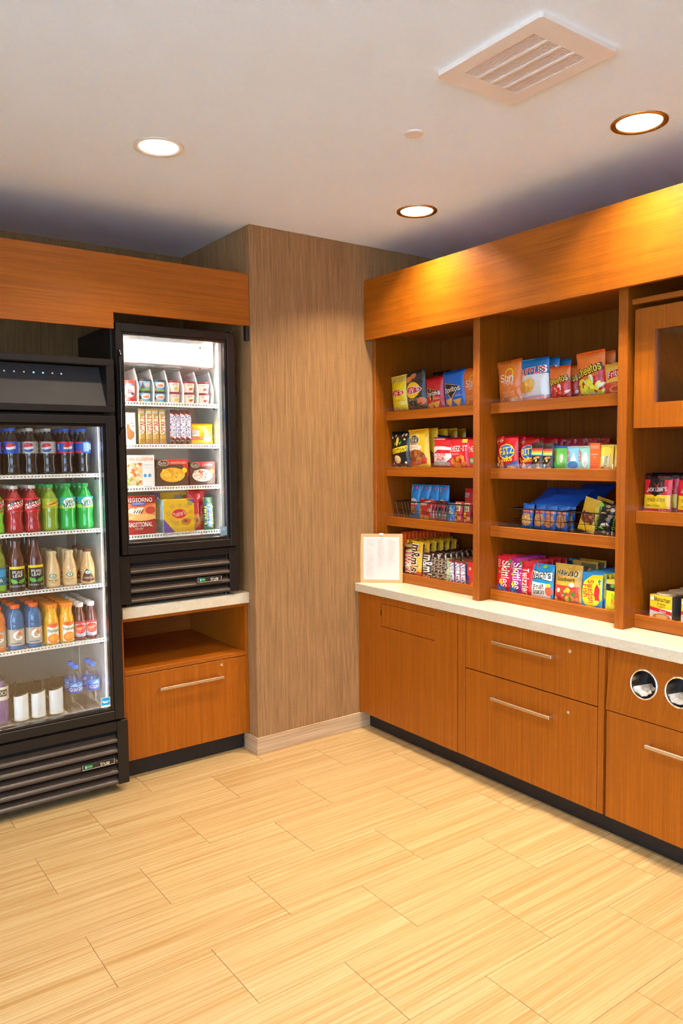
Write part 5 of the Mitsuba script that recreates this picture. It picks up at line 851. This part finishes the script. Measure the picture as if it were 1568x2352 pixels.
bag('yellow sour candy bag with a dark band at the right end of the bottom shelf', 'candy pouch', .108, .150, .025, 'ece01e', SPK, 2.120, D_, None, x=3.088, behind='yellow sour candy bag in the right end row', rows=8, dx=.034, group='yellow sour candy bags', waist=.01, hvar=.001)
# right bay
z = 1.4375 - .0145
JL = [('r', 0, .86, 1, 1, '1a1414'), ('t', '70', .12, .93, .07, 'e03a3a'), ('t', 'BEEF STEAK', .7, .93, .05, 'e04a4a', 0, .4), ('r', 0, .50, 1, .86, 'd8222c'), ('p', [(.24, .86), (.76, .86), (.80, .56), (.5, .46), (.20, .56)], '1a1414'), ('p', [(.38, .80), (.5, .70), (.62, .80), (.5, .66)], 'd83a3a'), ('b', "JACK LINK'S", .5, .61, .10, 'f4ece4', 4, .74), ('r', .02, .14, .98, .48, 'f0c41e'), ('p', [(.20, .56), (.80, .56), (.5, .44)], '1a1414'), ('t', 'TENDER BITES', .5, .35, .075, '2a2014', 0, .66), ('t', 'TRADITIONAL', .42, .21, .04, '3a2a14', 0, .56), ('r', 0, .08, 1, .14, 'c8202a'), ('r', 0, 0, 1, .08, 'a89a90'), ('t', '10g', .74, .08, .08, 'f4f0ea')]
ZS.append(z); ZS.append(.973 - .0145)
bag('red and yellow beef bites pouch, left on the right bay shelf', 'snack pouch', .130, .176, .04, 'c8202a', JL, 1.926, 4, '1a1414', rows=3, dx=.055, waist=.01, x=3.105)
bag('red and yellow beef bites pouch, right on the right bay shelf', 'snack pouch', .130, .176, .04, 'c8202a', JL, 1.766, 4, '1a1414', rows=3, dx=.055, waist=.01, x=3.105)
MAR = [('r', 0, 0, 1, 1, 'e8dcc8'), ('r', .0, .45, 1, 1, 'e8b41e'), ('r', .06, .46, .94, .98, 'f0c01e'), ('b', 'Maruchan', .56, .82, .17, '2a1c14', -3, .72), ('t', 'Instant', .52, .64, .09, '2a1c14', -3, .4), ('t', 'Lunch', .52, .54, .09, '2a1c14', -3, .4), ('p', [(0, .50), (1, .36), (1, .22), (0, .36)], 'c8242a'), ('t', 'Beef', .6, .33, .10, 'f4e8d8', -6), ('e', .55, .10, .4, .14, 'b87840'), ('e', .55, .12, .26, .08, 'd8b06a'), ('e', .12, .84, .09, .09, 'e8e4d8')]
for j, y in enumerate((1.900, 1.752)):
    for k in range(4):
        t = thing('noodle_carton', (f'yellow and red instant noodle carton, {("left", "right")[j]} row on the right bay bottom shelf' + (f', {ORD[k]} back' if k else '')), 'noodle carton')
        place(t, {'': box_ply(.106, .106, .088, 'e8dcc8', MAR, '4a4440', '9a7a5a')}, RX(3.105 + k * .094, y, ZS[5] + .0016, 0, 0, 0))
        m = lathe([(.0003, .106), (.041, .106), (.042, .110), (.040, .112), (.0003, .112)], 26)
        p = col_ply(moved(m, trimesh.transformations.translation_matrix([0, .044, 0])), 'c8b48a', 'mat_cap', False); scene[t + '__cup_lid'] = {**p, 'to_world': RX(3.105 + k * .094, y, ZS[5] + .0016)}
        scene[t + '__sleeve'] = scene.pop(t)

# ------------------------------------------------------------------ list board on the worktop
t = thing('list_board', 'upright pale wood board holding a white price list, at the left end of the worktop', 'sign')
bw_, bh_ = .262, .300; X = T().translate([2.9535, 3.6665, .9145]).rotate([0, 0, 1], -45).rotate([1, 0, 0], -2.5)
P = Print(); m = bx(-bw_ / 2, 0, 0, bw_ / 2, .010, bh_, .002); P.add(m.vertices, m.faces, 'c49d62'); scene[t + '__board'] = {**P.ply('mat_card', False), 'to_world': X}
P = Print(); pw, ph = .222, .262; m = bx(-pw / 2, -.0012, .018, pw / 2, .0, .018 + ph); P.add(m.vertices, m.faces, 'd2c9bd')
ls = [('t', 'MARKET', .52, .965, .014, '5a4a42')]
g = np.random.default_rng(4)
for c, (x0, n, ya) in enumerate(((.10, 27, .92), (.40, 21, .94), (.69, 17, .94))):
    y = ya
    for k in range(n):
        if c == 0 and k in (5, 6, 10): y -= .03; continue
        ln = .10 + .12 * g.random(); xx = x0
        while xx < x0 + ln: q = .012 + .03 * g.random(); ls.append(('r', xx, y, min(xx + q, x0 + ln), y + .006, 'c9a89a' if g.random() < .75 else 'd08a7a')); xx += q + .008
        y -= .031
lay(P, lambda u, v, off: np.c_[(u - .5) * pw, np.full(len(u), -.0012 - off * .3), .018 + v * ph], pw, ph, ls, edge=0)
scene[t + '__paper'] = {**P.ply('mat_card', False), 'to_world': X}; L(t + '__paper', 'white printed list in three columns')
P = Print(); m = cat(bx(-.012, -.004, bh_ - .010, .012, .0, bh_ + .002, .001), bx(-.012, -.004, bh_ + .0005, .012, .012, bh_ + .003, .001)); P.add(m.vertices, m.faces, 'f2e8e2'); scene[t + '__clip'] = {**P.ply('mat_card', False), 'to_world': X}
